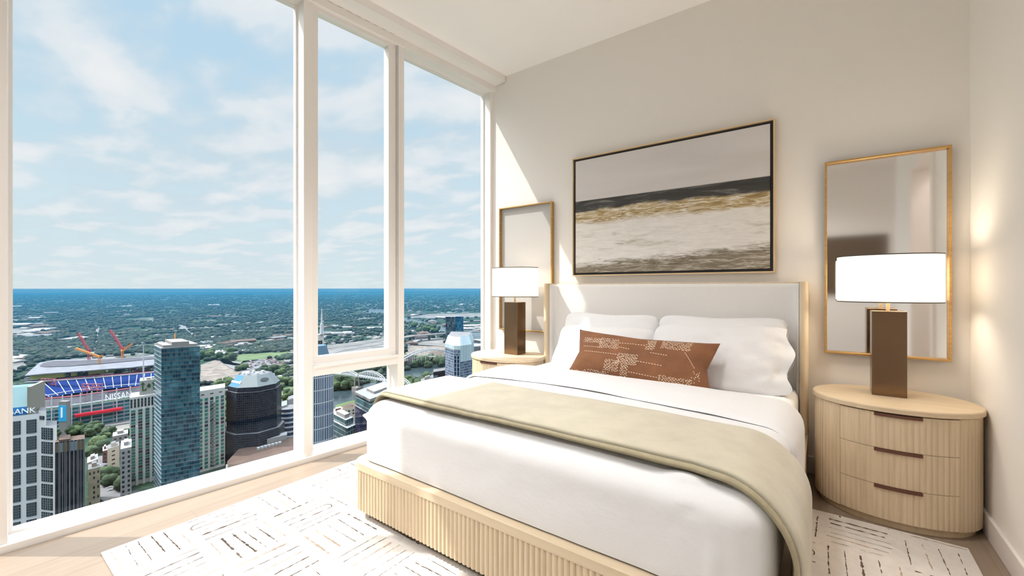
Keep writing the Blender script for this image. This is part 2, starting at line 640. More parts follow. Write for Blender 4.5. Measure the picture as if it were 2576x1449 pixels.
# framed picture in the room beyond the doorway, wooden panel opposite the bed (both seen in the mirror)
e = empty('framed_print', (XH - 0.001, 1.72, 1.45))
tag(e, 'tall framed dark and cream print hung in the room beyond the doorway', 'picture')
mb = MB()
for (y0, y1, z0, z1) in ((-0.33, -0.30, -0.5, 0.5), (0.30, 0.33, -0.5, 0.5), (-0.30, 0.30, -0.5, -0.47), (-0.30, 0.30, 0.47, 0.5)):
    mb.box(-0.03, 0, y0, y1, z0, z1)
mb.build('picture_frame', BRASSL, e)
MB().box(-0.012, 0, -0.30, 0.30, -0.47, 0.47).build('print', mat('print_paper', (0.45, 0.38, 0.33), 0.8, var=(3.2, 0.85, (1, 1, 0.6))), e)
e = empty('television', (0.0, YN + 0.001, 1.47))
tag(e, 'wide dark brown television panel mounted on the wall opposite the bed', 'television')
MB().box(-0.85, 0.76, 0.012, 0.045, -0.47, 0.47).build('screen', mat('screen_brown', (0.10, 0.062, 0.035), 0.55), e, bevel=0.004)
MB().box(-0.2, 0.2, 0, 0.012, -0.2, 0.2).build('wall_bracket', BLACKT, e)

# ================================================================== RUG
RX0, RX1, RY0, RY1 = -2.41, 0.478, 0.405, 2.575
rug = empty('rug', (0, 0, 0))
tag(rug, 'cream area rug with broken brown strokes in a basketweave pattern under the bed', 'rug')
mb = MB()
NX, NY = 60, 44
def rugp(u, v, z):
    x = RX0 + (RX1 - RX0) * u
    y = RY0 + (RY1 - RY0) * v
    return (x + 0.004 * noise.noise(Vector((x * 3, y * 3, 0))) , y + 0.004 * noise.noise(Vector((x * 3, y * 3, 5))), z)
bodyL = []
per = []
for i in range(NX): per.append((i / NX, 0))
for i in range(NY): per.append((1, i / NY))
for i in range(NX): per.append((1 - i / NX, 1))
for i in range(NY): per.append((0, 1 - i / NY))
def inset(u, v, d):
    return (min(max(u, d), 1 - d), min(max(v, d), 1 - d))
mb.loft([[rugp(*inset(u, v, 0.0008), 0.0015) for u, v in per], [rugp(u, v, 0.005) for u, v in per], [rugp(*inset(u, v, 0.0012), 0.0095) for u, v in per]])
mb.build('pile', RUGC, rug)
lines = MB()
rnd = random.Random(11)
CELL = 0.2655
def stroke(pts, wid, mi):
    L = []
    R = []
    n = len(pts)
    for i, (x, y) in enumerate(pts):
        x2, y2 = pts[min(i + 1, n - 1)]
        x1, y1 = pts[max(i - 1, 0)]
        dx, dy = x2 - x1, y2 - y1
        l = math.hypot(dx, dy) or 1
        nx, ny = -dy / l, dx / l
        w_ = wid[i]
        L.append((x + nx * w_, y + ny * w_))
        R.append((x - nx * w_, y - ny * w_))
    for i in range(n - 1):
        if wid[i] < 0.0006 and wid[i + 1] < 0.0006:
            continue
        lines.quad((*L[i], 0.0102), (*L[i + 1], 0.0102), (*R[i + 1], 0.0102), (*R[i], 0.0102), mi)
for ci in range(11):
    for cj in range(9):
        ox, oy = RX0 + 0.012 + ci * CELL, RY0 + 0.012 + cj * CELL
        alongx = (ci + cj) % 2 == 0
        ns = rnd.choice((5, 6, 6))
        step = (CELL - 0.045) / (ns - 1)
        Ls = []
        for k in range(ns):
            a, b = 0.012 + rnd.uniform(-0.006, 0.012), CELL - 0.035 + rnd.uniform(-0.02, 0.008)
            off = 0.012 + k * step + rnd.uniform(-0.004, 0.004)
            sl = rnd.uniform(-0.008, 0.008)
            ph = rnd.uniform(0, 100)
            base = rnd.choice((0.0012, 0.0017, 0.0023, 0.0030, 0.0042))
            pts, wid = [], []
            n = 26
            for i in range(n + 1):
                q = a + (b - a) * i / n
                o_ = off + sl * (i / n - 0.5) + 0.0022 * noise.noise(Vector((ph, i * 0.35, 0)))
                wv = base * (0.75 + 1.3 * noise.noise(Vector((ph, i * 0.45, 9))))
                if noise.noise(Vector((ph, i * 0.3, 3))) < -0.42:
                    wv = 0.0
                wid.append(max(0.0, wv))
                pts.append((q, o_))
            Ls.append((pts, wid, a, b))
            mi = 1 if rnd.random() < 0.2 else 0
            P = [((ox + p[0], oy + p[1]) if alongx else (ox + p[1], oy + p[0])) for p in pts]
            P = [(min(max(x, RX0 + .01), RX1 - .01), min(max(y, RY0 + .01), RY1 - .01)) for x, y in P]
            if P[0][0] > RX1 - .02 or P[0][1] > RY1 - 0.02:
                continue
            stroke(P, wid, mi)
            if k > 0 and rnd.random() < 0.16:     # closed hairpin end
                e_ = rnd.random() < 0.5
                pa = Ls[k - 1][0][0 if e_ else -1]
                pb = pts[0 if e_ else -1]
                sg = -1 if e_ else 1
                arc = []
                for i in range(9):
                    t_ = i / 8
                    arc.append((pa[0] + (pb[0] - pa[0]) * t_ + sg * 0.010 * math.sin(PI * t_), pa[1] + (pb[1] - pa[1]) * t_))
                P = [((ox + p[0], oy + p[1]) if alongx else (ox + p[1], oy + p[0])) for p in arc]
                stroke(P, [0.0024] * 9, 0)
lines.build('stroke_pattern', [RUGL, RUGT], rug, fix=False)

# ================================================================== BED
BX0, BX1, BY0, BY1 = -1.838, -0.085, 1.18, 3.085
def rounded_outline(x0, x1, y0, y1, r, step=0.0044, back_square=True):
    """counter-clockwise outline from back-left round the foot to back-right, evenly spaced"""
    pts = []
    def seg(ax, ay, bx, by):
        l = math.hypot(bx - ax, by - ay)
        n = max(1, int(l / step))
        for i in range(n):
            pts.append((ax + (bx - ax) * i / n, ay + (by - ay) * i / n))
    def arc(cx_, cy_, a0_, a1_):
        n = max(2, int(r * abs(a1_ - a0_) / step))
        for i in range(n):
            a_ = a0_ + (a1_ - a0_) * i / n
            pts.append((cx_ + r * math.cos(a_), cy_ + r * math.sin(a_)))
    seg(x0, y1, x0, y0 + r)
    arc(x0 + r, y0 + r, PI, 1.5 * PI)
    seg(x0 + r, y0, x1 - r, y0)
    arc(x1 - r, y0 + r, 1.5 * PI, 2 * PI)
    seg(x1, y0 + r, x1, y1)
    pts.append((x1, y1))
    return pts
bed = empty('bed', ((BX0 + BX1) / 2, (BY0 + BY1) / 2, 0))
tag(bed, 'platform bed with fluted light oak base and upholstered white headboard', 'bed')
BO = bed.location.copy()
def brel(L):
    return [(p[0] - BO.x, p[1] - BO.y, p[2]) for p in L]
R_ = 0.075
out = rounded_outline(BX0, BX1, BY0, BY1, R_)
acc = 0
fl = []
for i, (x, y) in enumerate(out):
    if i:
        acc += math.hypot(x - out[i - 1][0], y - out[i - 1][1])
    x1_, y1_ = out[max(i - 1, 0)]
    x2_, y2_ = out[min(i + 1, len(out) - 1)]
    dx, dy = x2_ - x1_, y2_ - y1_
    l = math.hypot(dx, dy)
    nx, ny = dy / l, -dx / l
    d_ = -0.0080 * (1 - abs(math.sin(PI * acc / 0.022))) ** 1.6
    fl.append((x + nx * (d_ - 0.004), y + ny * (d_ - 0.004), nx, ny))
def ring_part(loop_out, loop_in, z0, z1):
    m_ = MB()
    n = len(loop_out)
    a = [(p[0], p[1], z0) for p in loop_out]
    b = [(p[0], p[1], z1) for p in loop_out]
    c = [(p[0], p[1], z1) for p in loop_in]
    d = [(p[0], p[1], z0) for p in loop_in]
    m_.loft([brel(a), brel(b), brel(c), brel(d), brel(a)], cap=False, closed=False)
    for k in (0, -1):
        m_.poly(brel([a[k], b[k], c[k], d[k]]))
    return m_
inn = [(p[0] - p[2] * 0.045, p[1] - p[3] * 0.045) for p in fl]
o = ring_part([(p[0], p[1]) for p in fl], inn, 0.055, 0.245).build('fluted_base', OAK, bed)
smooth_by_angle(o, 60)
capo = [(p[0] + p[2] * 0.0045, p[1] + p[3] * 0.0045) for p in fl]
out2 = rounded_outline(BX0, BX1, BY0, BY1, R_, step=0.02)
nrm2 = []
for i, (x, y) in enumerate(out2):
    x1_, y1_ = out2[max(i - 1, 0)]
    x2_, y2_ = out2[min(i + 1, len(out2) - 1)]
    dx, dy = x2_ - x1_, y2_ - y1_
    l = math.hypot(dx, dy)
    nrm2.append((dy / l, -dx / l))
o = ring_part(out2, [(p[0] - n_[0] * 0.075, p[1] - n_[1] * 0.075) for p, n_ in zip(out2, nrm2)], 0.2455, 0.278).build('top_rail', OAKX, bed)
weld(o, 0.0003)
smooth_by_angle(o, 50)
pl = rounded_outline(BX0 + 0.05, BX1 - 0.05, BY0 + 0.05, BY1 - 0.05, 0.08, step=0.03)
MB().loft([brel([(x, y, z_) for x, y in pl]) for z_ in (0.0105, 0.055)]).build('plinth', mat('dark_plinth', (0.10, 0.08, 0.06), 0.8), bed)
MB().box(BX0 + .06 - BO.x, BX1 - .06 - BO.x, BY0 + .06 - BO.y, BY1 - .16 - BO.y, 0.055, 0.24).build('slat_base', OAKX, bed)
# headboard: U-shaped oak shell with an upholstered pad
hb = MB()
HW = 0.042
def hb_loop(ins, z):
    """outline of the U shell seen from above"""
    x0, x1 = BX0 + 0.0, BX1 - 0.0
    yb, yf = 3.083, 2.905
    rr = 0.07
    P = []
    def arc(cx_, cy_, r, a0_, a1_, n=8):
        for i in range(n + 1):
            a_ = a0_ + (a1_ - a0_) * i / n
            P.append((cx_ + r * math.cos(a_), cy_ + r * math.sin(a_), z))
    arc(x0 + HW / 2, yf + HW / 2, HW / 2 - ins, 2 * PI, PI, 8)         # left wing nose
    arc(x0 + rr, yb - rr, rr - ins, PI, PI / 2)
    arc(x1 - rr, yb - rr, rr - ins, PI / 2, 0)
    arc(x1 - HW / 2, yf + HW / 2, HW / 2 - ins, 0, -PI, 8)
    arc(x1 - rr, yb - rr, rr - HW + ins, 0, PI / 2)
    arc(x0 + rr, yb - rr, rr - HW + ins, PI / 2, PI)
    return P
hbo = empty('headboard', (0, 0, 0))
bpy.data.objects.remove(hbo)
hb.loft([brel(hb_loop(0.0, 0.28)), brel(hb_loop(0.0, 1.132)), brel(hb_loop(0.003, 1.136))])
hbo = smooth_by_angle(hb.build('headboard', OAK, bed), 50)
pad = MB()
def pad_pt(u, v):
    x0, x1 = BX0 + HW, BX1 - HW
    yb, yf = 3.041, 2.935
    r = 0.05
    w_ = x1 - x0
    L = (yb - yf - r) * 2 + PI * r + (w_ - 2 * r)
    s_ = u * L
    a = yb - yf - r
    if s_ < a:
        return (x0, yf + s_, (1, 0))
    s_ -= a
    if s_ < PI * r / 2:
        t_ = s_ / r
        return (x0 + r - r * math.cos(t_), yb - r + r * math.sin(t_), (math.cos(t_), -math.sin(t_)))
    s_ -= PI * r / 2
    if s_ < w_ - 2 * r:
        return (x0 + r + s_, yb, (0, -1))
    s_ -= w_ - 2 * r
    if s_ < PI * r / 2:
        t_ = s_ / r
        return (x1 - r + r * math.sin(t_), yb - r + r * math.cos(t_), (-math.sin(t_), -math.cos(t_)))
    s_ -= PI * r / 2
    return (x1, yb - r - s_, (-1, 0))
def pad_fn(u, v):
    x, y, n_ = pad_pt(u, v)
    z = 0.40 + (1.128 - 0.40) * v
    d = 0.012 * min(1.0, (1 - v) / 0.015) ** 0.5 * min(1, min(u, 1 - u) / 0.01 + 0.05) + 0.0015
    return (x + n_[0] * d - BO.x, y + n_[1] * d - BO.y, z)
pad.grid(pad_fn, 110, 60)
o = smooth_by_angle(pad.build('upholstered_panel', BOUCLE, hbo), 60)
# mattress
def rbox(x0, x1, y0, y1, z0, z1, r, nx=40, ny=50, nz=10, crown=0.0, wr=0.0, seed=0, flat_bottom=True, pleats=None, rz=None):
    """top and sides of a soft rounded slab as one grid-like mesh; returns MB"""
    rz = rz or r
    bm = bmesh.new()
    m_ = MB()
    faces = []
    def P(x, y, z):
        cx_ = min(max(x, x0 + r), x1 - r)
        cy_ = min(max(y, y0 + r), y1 - r)
        cz_ = min(z, z1 - rz)
        dx, dy, dz = (x - cx_) / r, (y - cy_) / r, (z - cz_) / rz
        l = math.sqrt(dx * dx + dy * dy + dz * dz)
        if l > 1e-6:
            px, py, pz = cx_ + dx / l * r, cy_ + dy / l * r, cz_ + dz / l * rz
            nn = Vector((dx / l, dy / l, dz / l))
        else:
            px, py, pz = x, y, z
            nn = Vector((0, 0, 1))
        uu = (px - x0) / (x1 - x0)
        vv = (py - y0) / (y1 - y0)
        if crown and nn.z > 0.01:
            pz += crown * max(0, 1 - (2 * uu - 1) ** 2) * nn.z * min(1, max(0.0, (vv) / 0.15 + 0.2))
        if wr:
            q = Vector((px * 3.0 + seed, py * 3.0, pz * 4.0))
            w_ = noise.noise(q) + 0.5 * noise.noise(q * 2.3) + 0.25 * noise.noise(q * 5.1)
            px += nn.x * w_ * wr
            py += nn.y * w_ * wr
            pz += nn.z * w_ * wr
        if pleats:
            for (qx, qy, qz, rad, amp) in pleats:
                dd = math.sqrt(((px - qx) / rad[0]) ** 2 + ((py - qy) / rad[1]) ** 2 + ((pz - qz) / rad[2]) ** 2)
                if dd < 1:
                    k_ = (1 - dd * dd) ** 2 * amp
                    px += nn.x * k_
                    py += nn.y * k_
                    pz += nn.z * k_
        return (px, py, pz)
    def side(fn, a, b):
        m_.grid(fn, a, b)
    side(lambda u, v: P(x0 + (x1 - x0) * u, y0 + (y1 - y0) * v, z1), nx, ny)
    side(lambda u, v: P(x0 + (x1 - x0) * u, y0, z0 + (z1 - z0) * v), nx, nz)
    side(lambda u, v: P(x0 + (x1 - x0) * u, y1, z0 + (z1 - z0) * v), nx, nz)
    side(lambda u, v: P(x0, y0 + (y1 - y0) * u, z0 + (z1 - z0) * v), ny, nz)
    side(lambda u, v: P(x1, y0 + (y1 - y0) * u, z0 + (z1 - z0) * v), ny, nz)
    bm.free()
    return m_
MX0, MX1 = -1.785, -0.130
o = rbox(MX0 - BO.x, MX1 - BO.x, 1.275 - BO.y, 3.02 - BO.y, 0.242, 0.522, 0.055, 36, 44, 8).build('mattress', LINEN, bed)
weld(o)
# duvet, drawn over the foot and the sides
duv = empty('duvet', (-0.957, 1.7, 0.55))
tag(duv, 'thick smooth white duvet spread over the foot of the bed', 'duvet')
DV = duv.location.copy()
DX0, DX1 = -1.815, -0.108
o = rbox(DX0 - DV.x, DX1 - DV.x, 1.218 - DV.y, 2.36 - DV.y, 0.284 - DV.z, 0.550 - DV.z, 0.088, 90, 70, 22, crown=0.016, wr=0.0045, seed=3,
         pleats=[(DX0 - DV.x + 0.01, 1.27 - DV.y, 0.475 - DV.z, (0.05, 0.06, 0.018), 0.034),
                 (-0.235 - DV.x, 1.22 - DV.y, 0.36 - DV.z, (0.018, 0.06, 0.13), 0.012),
                 (-0.30 - DV.x, 1.24 - DV.y, 0.49 - DV.z, (0.05, 0.05, 0.02), -0.010),
                 (-0.33 - DV.x, 1.29 - DV.y, 0.55 - DV.z, (0.09, 0.03, 0.05), 0.016),
                 (-0.165 - DV.x, 1.25 - DV.y, 0.42 - DV.z, (0.03, 0.05, 0.12), -0.010)],
         rz=0.072).build('cover', LINEN2, duv)
weld(o)
def fold_fn(u, v):
    # cross profile follows the duvet; u across the bed, v along it
    rr = 0.092
    w_ = (DX1 + 0.007) - (DX0 - 0.007)
    zt = 0.550 + 0.006
    drop = 0.22
    L = drop * 2 + (w_ - 2 * rr) + PI * rr
    s_ = u * L
    x0, x1 = DX0 - 0.007, DX1 + 0.007
    zb = zt - rr - drop
    if s_ < drop:
        x, z, nx, nz = x0, zb + s_, -1, 0
    elif s_ < drop + PI * rr / 2:
        t_ = (s_ - drop) / rr
        x, z, nx, nz = x0 + rr - rr * math.cos(t_), zb + drop + rr * math.sin(t_), -math.cos(t_), math.sin(t_)
    elif s_ < drop + PI * rr / 2 + w_ - 2 * rr:
        x, z, nx, nz = x0 + rr + s_ - drop - PI * rr / 2, zt, 0, 1
    elif s_ < drop + PI * rr + w_ - 2 * rr:
        t_ = (s_ - (drop + PI * rr / 2 + w_ - 2 * rr)) / rr
        x, z, nx, nz = x1 - rr + rr * math.sin(t_), zt - rr + rr * math.cos(t_), math.sin(t_), math.cos(t_)
    else:
        q = s_ - (drop + PI * rr + w_ - 2 * rr)
        x, z, nx, nz = x1, zt - rr - q, 1, 0
    uu = (x - x0) / w_
    y0_ = 1.985 + 0.03 * math.sin(uu * 5.0) - 0.05 * (2 * uu - 1) ** 6
    y1_ = 2.43 + 0.012 * math.sin(uu * 7)
    y = y0_ + (y1_ - y0_) * v
    edge = min(1.0, v / 0.026)
    th = -0.001 + 0.0125 * math.sqrt(max(0, 1 - (1 - edge) ** 2)) + 0.012 * math.sin(PI * min(1, v)) 
    if v > 0.85:
        th -= 0.05 * ((v - 0.85) / 0.15) ** 2
    q = Vector((x * 2.6, y * 3.0, 4.4))
    wv = 0.004 * (noise.noise(q) + 0.5 * noise.noise(q * 2.4))
    crown = 0.016 * max(0, 1 - (2 * uu - 1) ** 2) * max(nz, 0)
    return (x + nx * (th + wv) - DV.x, y - DV.y, z + nz * (th + wv) + crown - DV.z)
m_ = MB().grid(fold_fn, 120, 40)
o = m_.build('turned_down_edge', LINEN2, duv)
weld(o)

# throw blanket
thr = empty('throw_blanket', (-0.957, 1.5, 0.57))
tag(thr, 'sage beige velvet throw folded across the foot of the bed', 'blanket')
TV = thr.location.copy()
def throw_pt(u, v, lift, front, back, drop_l, drop_r, zt=0.571):
    rl, rr = 0.09, 0.175
    x0, x1 = -1.830, -0.062
    w_ = x1 - x0
    Ltop = w_ - rl - rr
    L = drop_l + PI * rl / 2 + Ltop + PI * rr / 2 + drop_r
    s_ = u * L
    if s_ < drop_l:
        x, z, nx, nz = x0, zt - rl - drop_l + s_, -1, 0
    elif s_ < drop_l + PI * rl / 2:
        t_ = (s_ - drop_l) / rl
        x, z, nx, nz = x0 + rl - rl * math.cos(t_), zt - rl + rl * math.sin(t_), -math.cos(t_), math.sin(t_)
    elif s_ < drop_l + PI * rl / 2 + Ltop:
        x, z, nx, nz = x0 + rl + s_ - drop_l - PI * rl / 2, zt, 0, 1
    elif s_ < drop_l + PI * rl / 2 + Ltop + PI * rr / 2:
        t_ = (s_ - drop_l - PI * rl / 2 - Ltop) / rr
        x, z, nx, nz = x1 - rr + rr * math.sin(t_), zt - rr + rr * math.cos(t_), math.sin(t_), math.cos(t_)
    else:
        q = s_ - (drop_l + PI * rl / 2 + Ltop + PI * rr / 2)
        x, z, nx, nz = x1 - 0.05 * (q / max(drop_r, .01)) ** 1.5 * 0, zt - rr - q, 1, 0
    uu = (x - x0) / w_
    y = front(uu, z) + (back(uu, z) - front(uu, z)) * v
    q = Vector((x * 2.2 + 1, y * 2.5, z * 3))
    wv = 0.004 * noise.noise(q) + 0.002 * noise.noise(q * 3)
    crown = 0.014 * max(0, 1 - (2 * uu - 1) ** 2) * max(nz, 0)
    return (x + nx * (lift + wv) - TV.x, y - TV.y, z + nz * (lift + wv) + crown - TV.z)
def slab(mbx, f_, b_, lift, th, dl, dr, nu=150, nv=26):
    top = lambda u, v: throw_pt(u, v, lift + th * math.sqrt(max(0.0, 1 - max(0, abs(2 * v - 1) - 0.94) ** 2 / 0.0036)) , f_, b_, dl, dr)
    bot = lambda u, v: throw_pt(u, v, lift, f_, b_, dl, dr)
    mbx.grid(top, nu, nv)
    mbx.grid(bot, nu, nv)
    for vv in (0, 1):
        mbx.grid(lambda u, v: (lambda a, b: tuple(a[i] + (b[i] - a[i]) * v for i in range(3)))(bot(u, vv), top(u, vv)), nu, 1)
    for uu in (0, 1):
        mbx.grid(lambda v, t: (lambda a, b: tuple(a[i] + (b[i] - a[i]) * t for i in range(3)))(bot(uu, v), top(uu, v)), nv, 1)
    return mbx
f1 = lambda u, z: 1.322 - 0.03 * math.sin(u * 3.2) - 0.06 * max(0, u - 0.86) / 0.14 - 0.10 * max(0, 0.45 - z)
b1 = lambda u, z: 1.775 - 0.03 * math.sin(u * 2.2) - 0.04 * max(0, 0.5 - z)
f2 = lambda u, z: f1(u, z) - 0.022 - 0.004 * math.sin(u * 9)
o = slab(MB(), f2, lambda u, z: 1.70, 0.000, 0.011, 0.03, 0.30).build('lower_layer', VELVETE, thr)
weld(o, 0.0002)
o = slab(MB(), f1, b1, 0.0115, 0.012, 0.04, 0.31).build('upper_layer', VELVET, thr)
weld(o, 0.0002)

# ------------------------------------------------------------------ pillows
def pillow(name, w_, h_, t_, loc, lean, rz=0.0, roll=0.0, material=LINEN2, seed=0, wr=0.008, flange=0.0, sag=0.03, open_end=False, pinch=0.07, seg=46):
    """w along local x, h along local z, bottom edge at the local origin, leaning back by `lean`"""
    m_ = MB()
    def surf(u, v, sgn):
        a, b = 2 * u - 1, 2 * v - 1
        ca_, cb_ = a, b
        rc = 0.0 if pinch > 0.1 else 0.09            # soften the corners of sleeping pillows
        px = a * (w_ / 2) * (1 - pinch * (1 - abs(b)) ** 1.0 * abs(a) ** 3 - rc * abs(b) ** 6 * abs(a))
        pz = b * (h_ / 2) * (1 - pinch * 1.3 * (1 - abs(a)) ** 0.8 * abs(b) ** 3 - rc * 1.4 * abs(a) ** 6 * abs(b))
        ea, eb = max(0.0, 1 - abs(a) ** 2.6), max(0.0, 1 - abs(b) ** 2.6)
        th = t_ / 2 * (ea ** 0.5) * (eb ** 0.5)
        if open_end and a > 0.72:
            k = (a - 0.72) / 0.28
            th = t_ / 2 * (eb ** 0.5) * (0.75 - 0.45 * k) * 0.8 if th < t_ * 0.3 else th
            px += 0.022 * math.sin(b * 5.5 + 1.0) * k
            th *= 1 + 0.35 * k * math.sin(b * 9 + 2)
        q = Vector((px * 4 + seed * 7.3, pz * 4, sgn * 1.5 + seed))
        wv = noise.noise(q) + 0.55 * noise.noise(q * 2.2) + 0.3 * noise.noise(q * 4.7)
        # creases running in from the corners
        cr = math.sin((abs(a) * 9 + abs(b) * 14) + seed) * (abs(a) * abs(b)) ** 2.0
        y = sgn * th - (wv * wr + cr * wr * 0.8) * (0.15 + min(1, ea * eb * 2)) * 1.0
        pz -= sag * (1 - a * a) * (0.5 + b * 0.5) * 0.5
        return Vector((px, y, pz + h_ / 2))
    m_.grid(lambda u, v: surf(u, v, -1), seg, int(seg * 0.75))
    m_.grid(lambda u, v: surf(u, v, 1), seg, int(seg * 0.75))
    M = Matrix.Translation(Vector(loc)) @ Matrix.Rotation(rz, 4, 'Z') @ Matrix.Rotation(-lean, 4, 'X') @ Matrix.Rotation(roll, 4, 'Y')
    o = m_.build(name, material)
    weld(o, 0.0005)
    o.matrix_world = M
    return o, surf, M
D = math.radians
tag(pillow('pillow', 0.74, 0.44, 0.14, (-1.285, 2.800, 0.520), D(22), roll=D(0.5), seed=1, pinch=0.05, wr=0.013)[0], 'white pillow at the back against the headboard, behind the sunlit pillow by the window', 'pillow', 'white sleeping pillows')
tag(pillow('pillow', 0.76, 0.44, 0.14, (-0.545, 2.800, 0.525), D(21), roll=D(-0.5), seed=2, pinch=0.05, wr=0.013)[0], 'white pillow mostly hidden behind the large pillow on the lit lamp side', 'pillow', 'white sleeping pillows')
tag(pillow('pillow', 0.74, 0.40, 0.17, (-1.27, 2.655, 0.505), D(35), roll=D(-0.5), seed=3, pinch=0.06, wr=0.012)[0], 'bright sunlit white pillow behind the window end of the rust lumbar cushion', 'pillow', 'white sleeping pillows')
tag(pillow('pillow', 0.78, 0.44, 0.17, (-0.53, 2.655, 0.505), D(32), roll=D(-2.0), seed=4, wr=0.020, open_end=True, pinch=0.03)[0], 'large white pillow with loose wavy open end nearest the lit lamp', 'pillow', 'white sleeping pillows')
lum, surf, M = pillow('lumbar_pillow', 0.875, 0.335, 0.14, (-0.925, 2.43, 0.520), D(32), rz=D(1), roll=D(2.2), material=RUST, seed=6, wr=0.009, sag=0.015, pinch=0.105)
tag(lum, 'long rust brown lumbar cushion with cream dashed stitching', 'cushion')
st = MB()
rnd = random.Random(5)
def st_dash(u, v, lu, lv, wd=0.0026):
    """a short raised dash on the cushion's front, from (u,v) along (lu,lv)"""
    def at(uu, vv):
        p = surf(uu, vv, -1)
        return Vector((p.x, p.y - 0.0016, p.z))
    a = at(u, v)
    b = at(u + lu, v + lv)
    d = (b - a)
    if d.length < 1e-5:
        return
    d.normalize()
    c = at(min(1, u + 0.01), v) - a
    e = at(u, min(1, v + 0.01)) - a
    n = c.cross(e).normalized()
    if n.y > 0:
        n = -n
    w = d.cross(n).normalized() * wd
    st.quad(a - w, b - w, b + w, a + w)
def st_block(u0, u1, v0, v1, dens=1.0):
    nu = int((u1 - u0) / 0.0105)
    nv = int((v1 - v0) / 0.027)
    for i in range(nu):
        for j in range(nv):
            if rnd.random() > 0.90 * dens:
                continue
            u = u0 + (i + 0.5 * (j % 2) + rnd.uniform(-.15, .15)) * 0.0105
            v = v0 + (j + rnd.uniform(-.2, .2)) * 0.027
            sg = 1 if (i + j) % 2 else -1
            st_dash(u, v, 0.0058, sg * 0.010, 0.0016)
def st_line(u0, v0, u1, v1):
    L = abs(u1 - u0) + 0.35 * abs(v1 - v0)
    n = max(2, int(L / 0.018))
    for i in range(n):
        t0_ = i / n
        st_dash(u0 + (u1 - u0) * t0_, v0 + (v1 - v0) * t0_, (u1 - u0) / n * 0.55, (v1 - v0) / n * 0.55, 0.0015)
st_block(0.07, 0.24, 0.70, 0.82)
st_block(0.22, 0.37, 0.62, 0.84)
st_block(0.56, 0.63, 0.68, 0.94)
st_block(0.66, 0.85, 0.74, 0.97)
st_block(0.38, 0.53, 0.34, 0.56)
st_block(0.30, 0.41, 0.18, 0.40)
st_block(0.42, 0.48, 0.04, 0.36)
st_block(0.14, 0.34, 0.05, 0.16, 0.8)
st_block(0.03, 0.12, 0.04, 0.14, 0.8)
st_block(0.68, 0.90, 0.06, 0.26)
st_block(0.87, 0.95, 0.20, 0.42, 0.45)
st_line(0.08, 0.60, 0.26, 0.60)
st_line(0.37, 0.75, 0.56, 0.76)
st_line(0.10, 0.50, 0.38, 0.50)
st_line(0.53, 0.42, 0.70, 0.40)
st_line(0.48, 0.20, 0.70, 0.18)
st_line(0.82, 0.70, 0.91, 0.44)
st_line(0.37, 0.66, 0.46, 0.64)
st_line(0.60, 0.62, 0.72, 0.60)
so2 = st.build('stitching', STITCH, lum, fix=False)

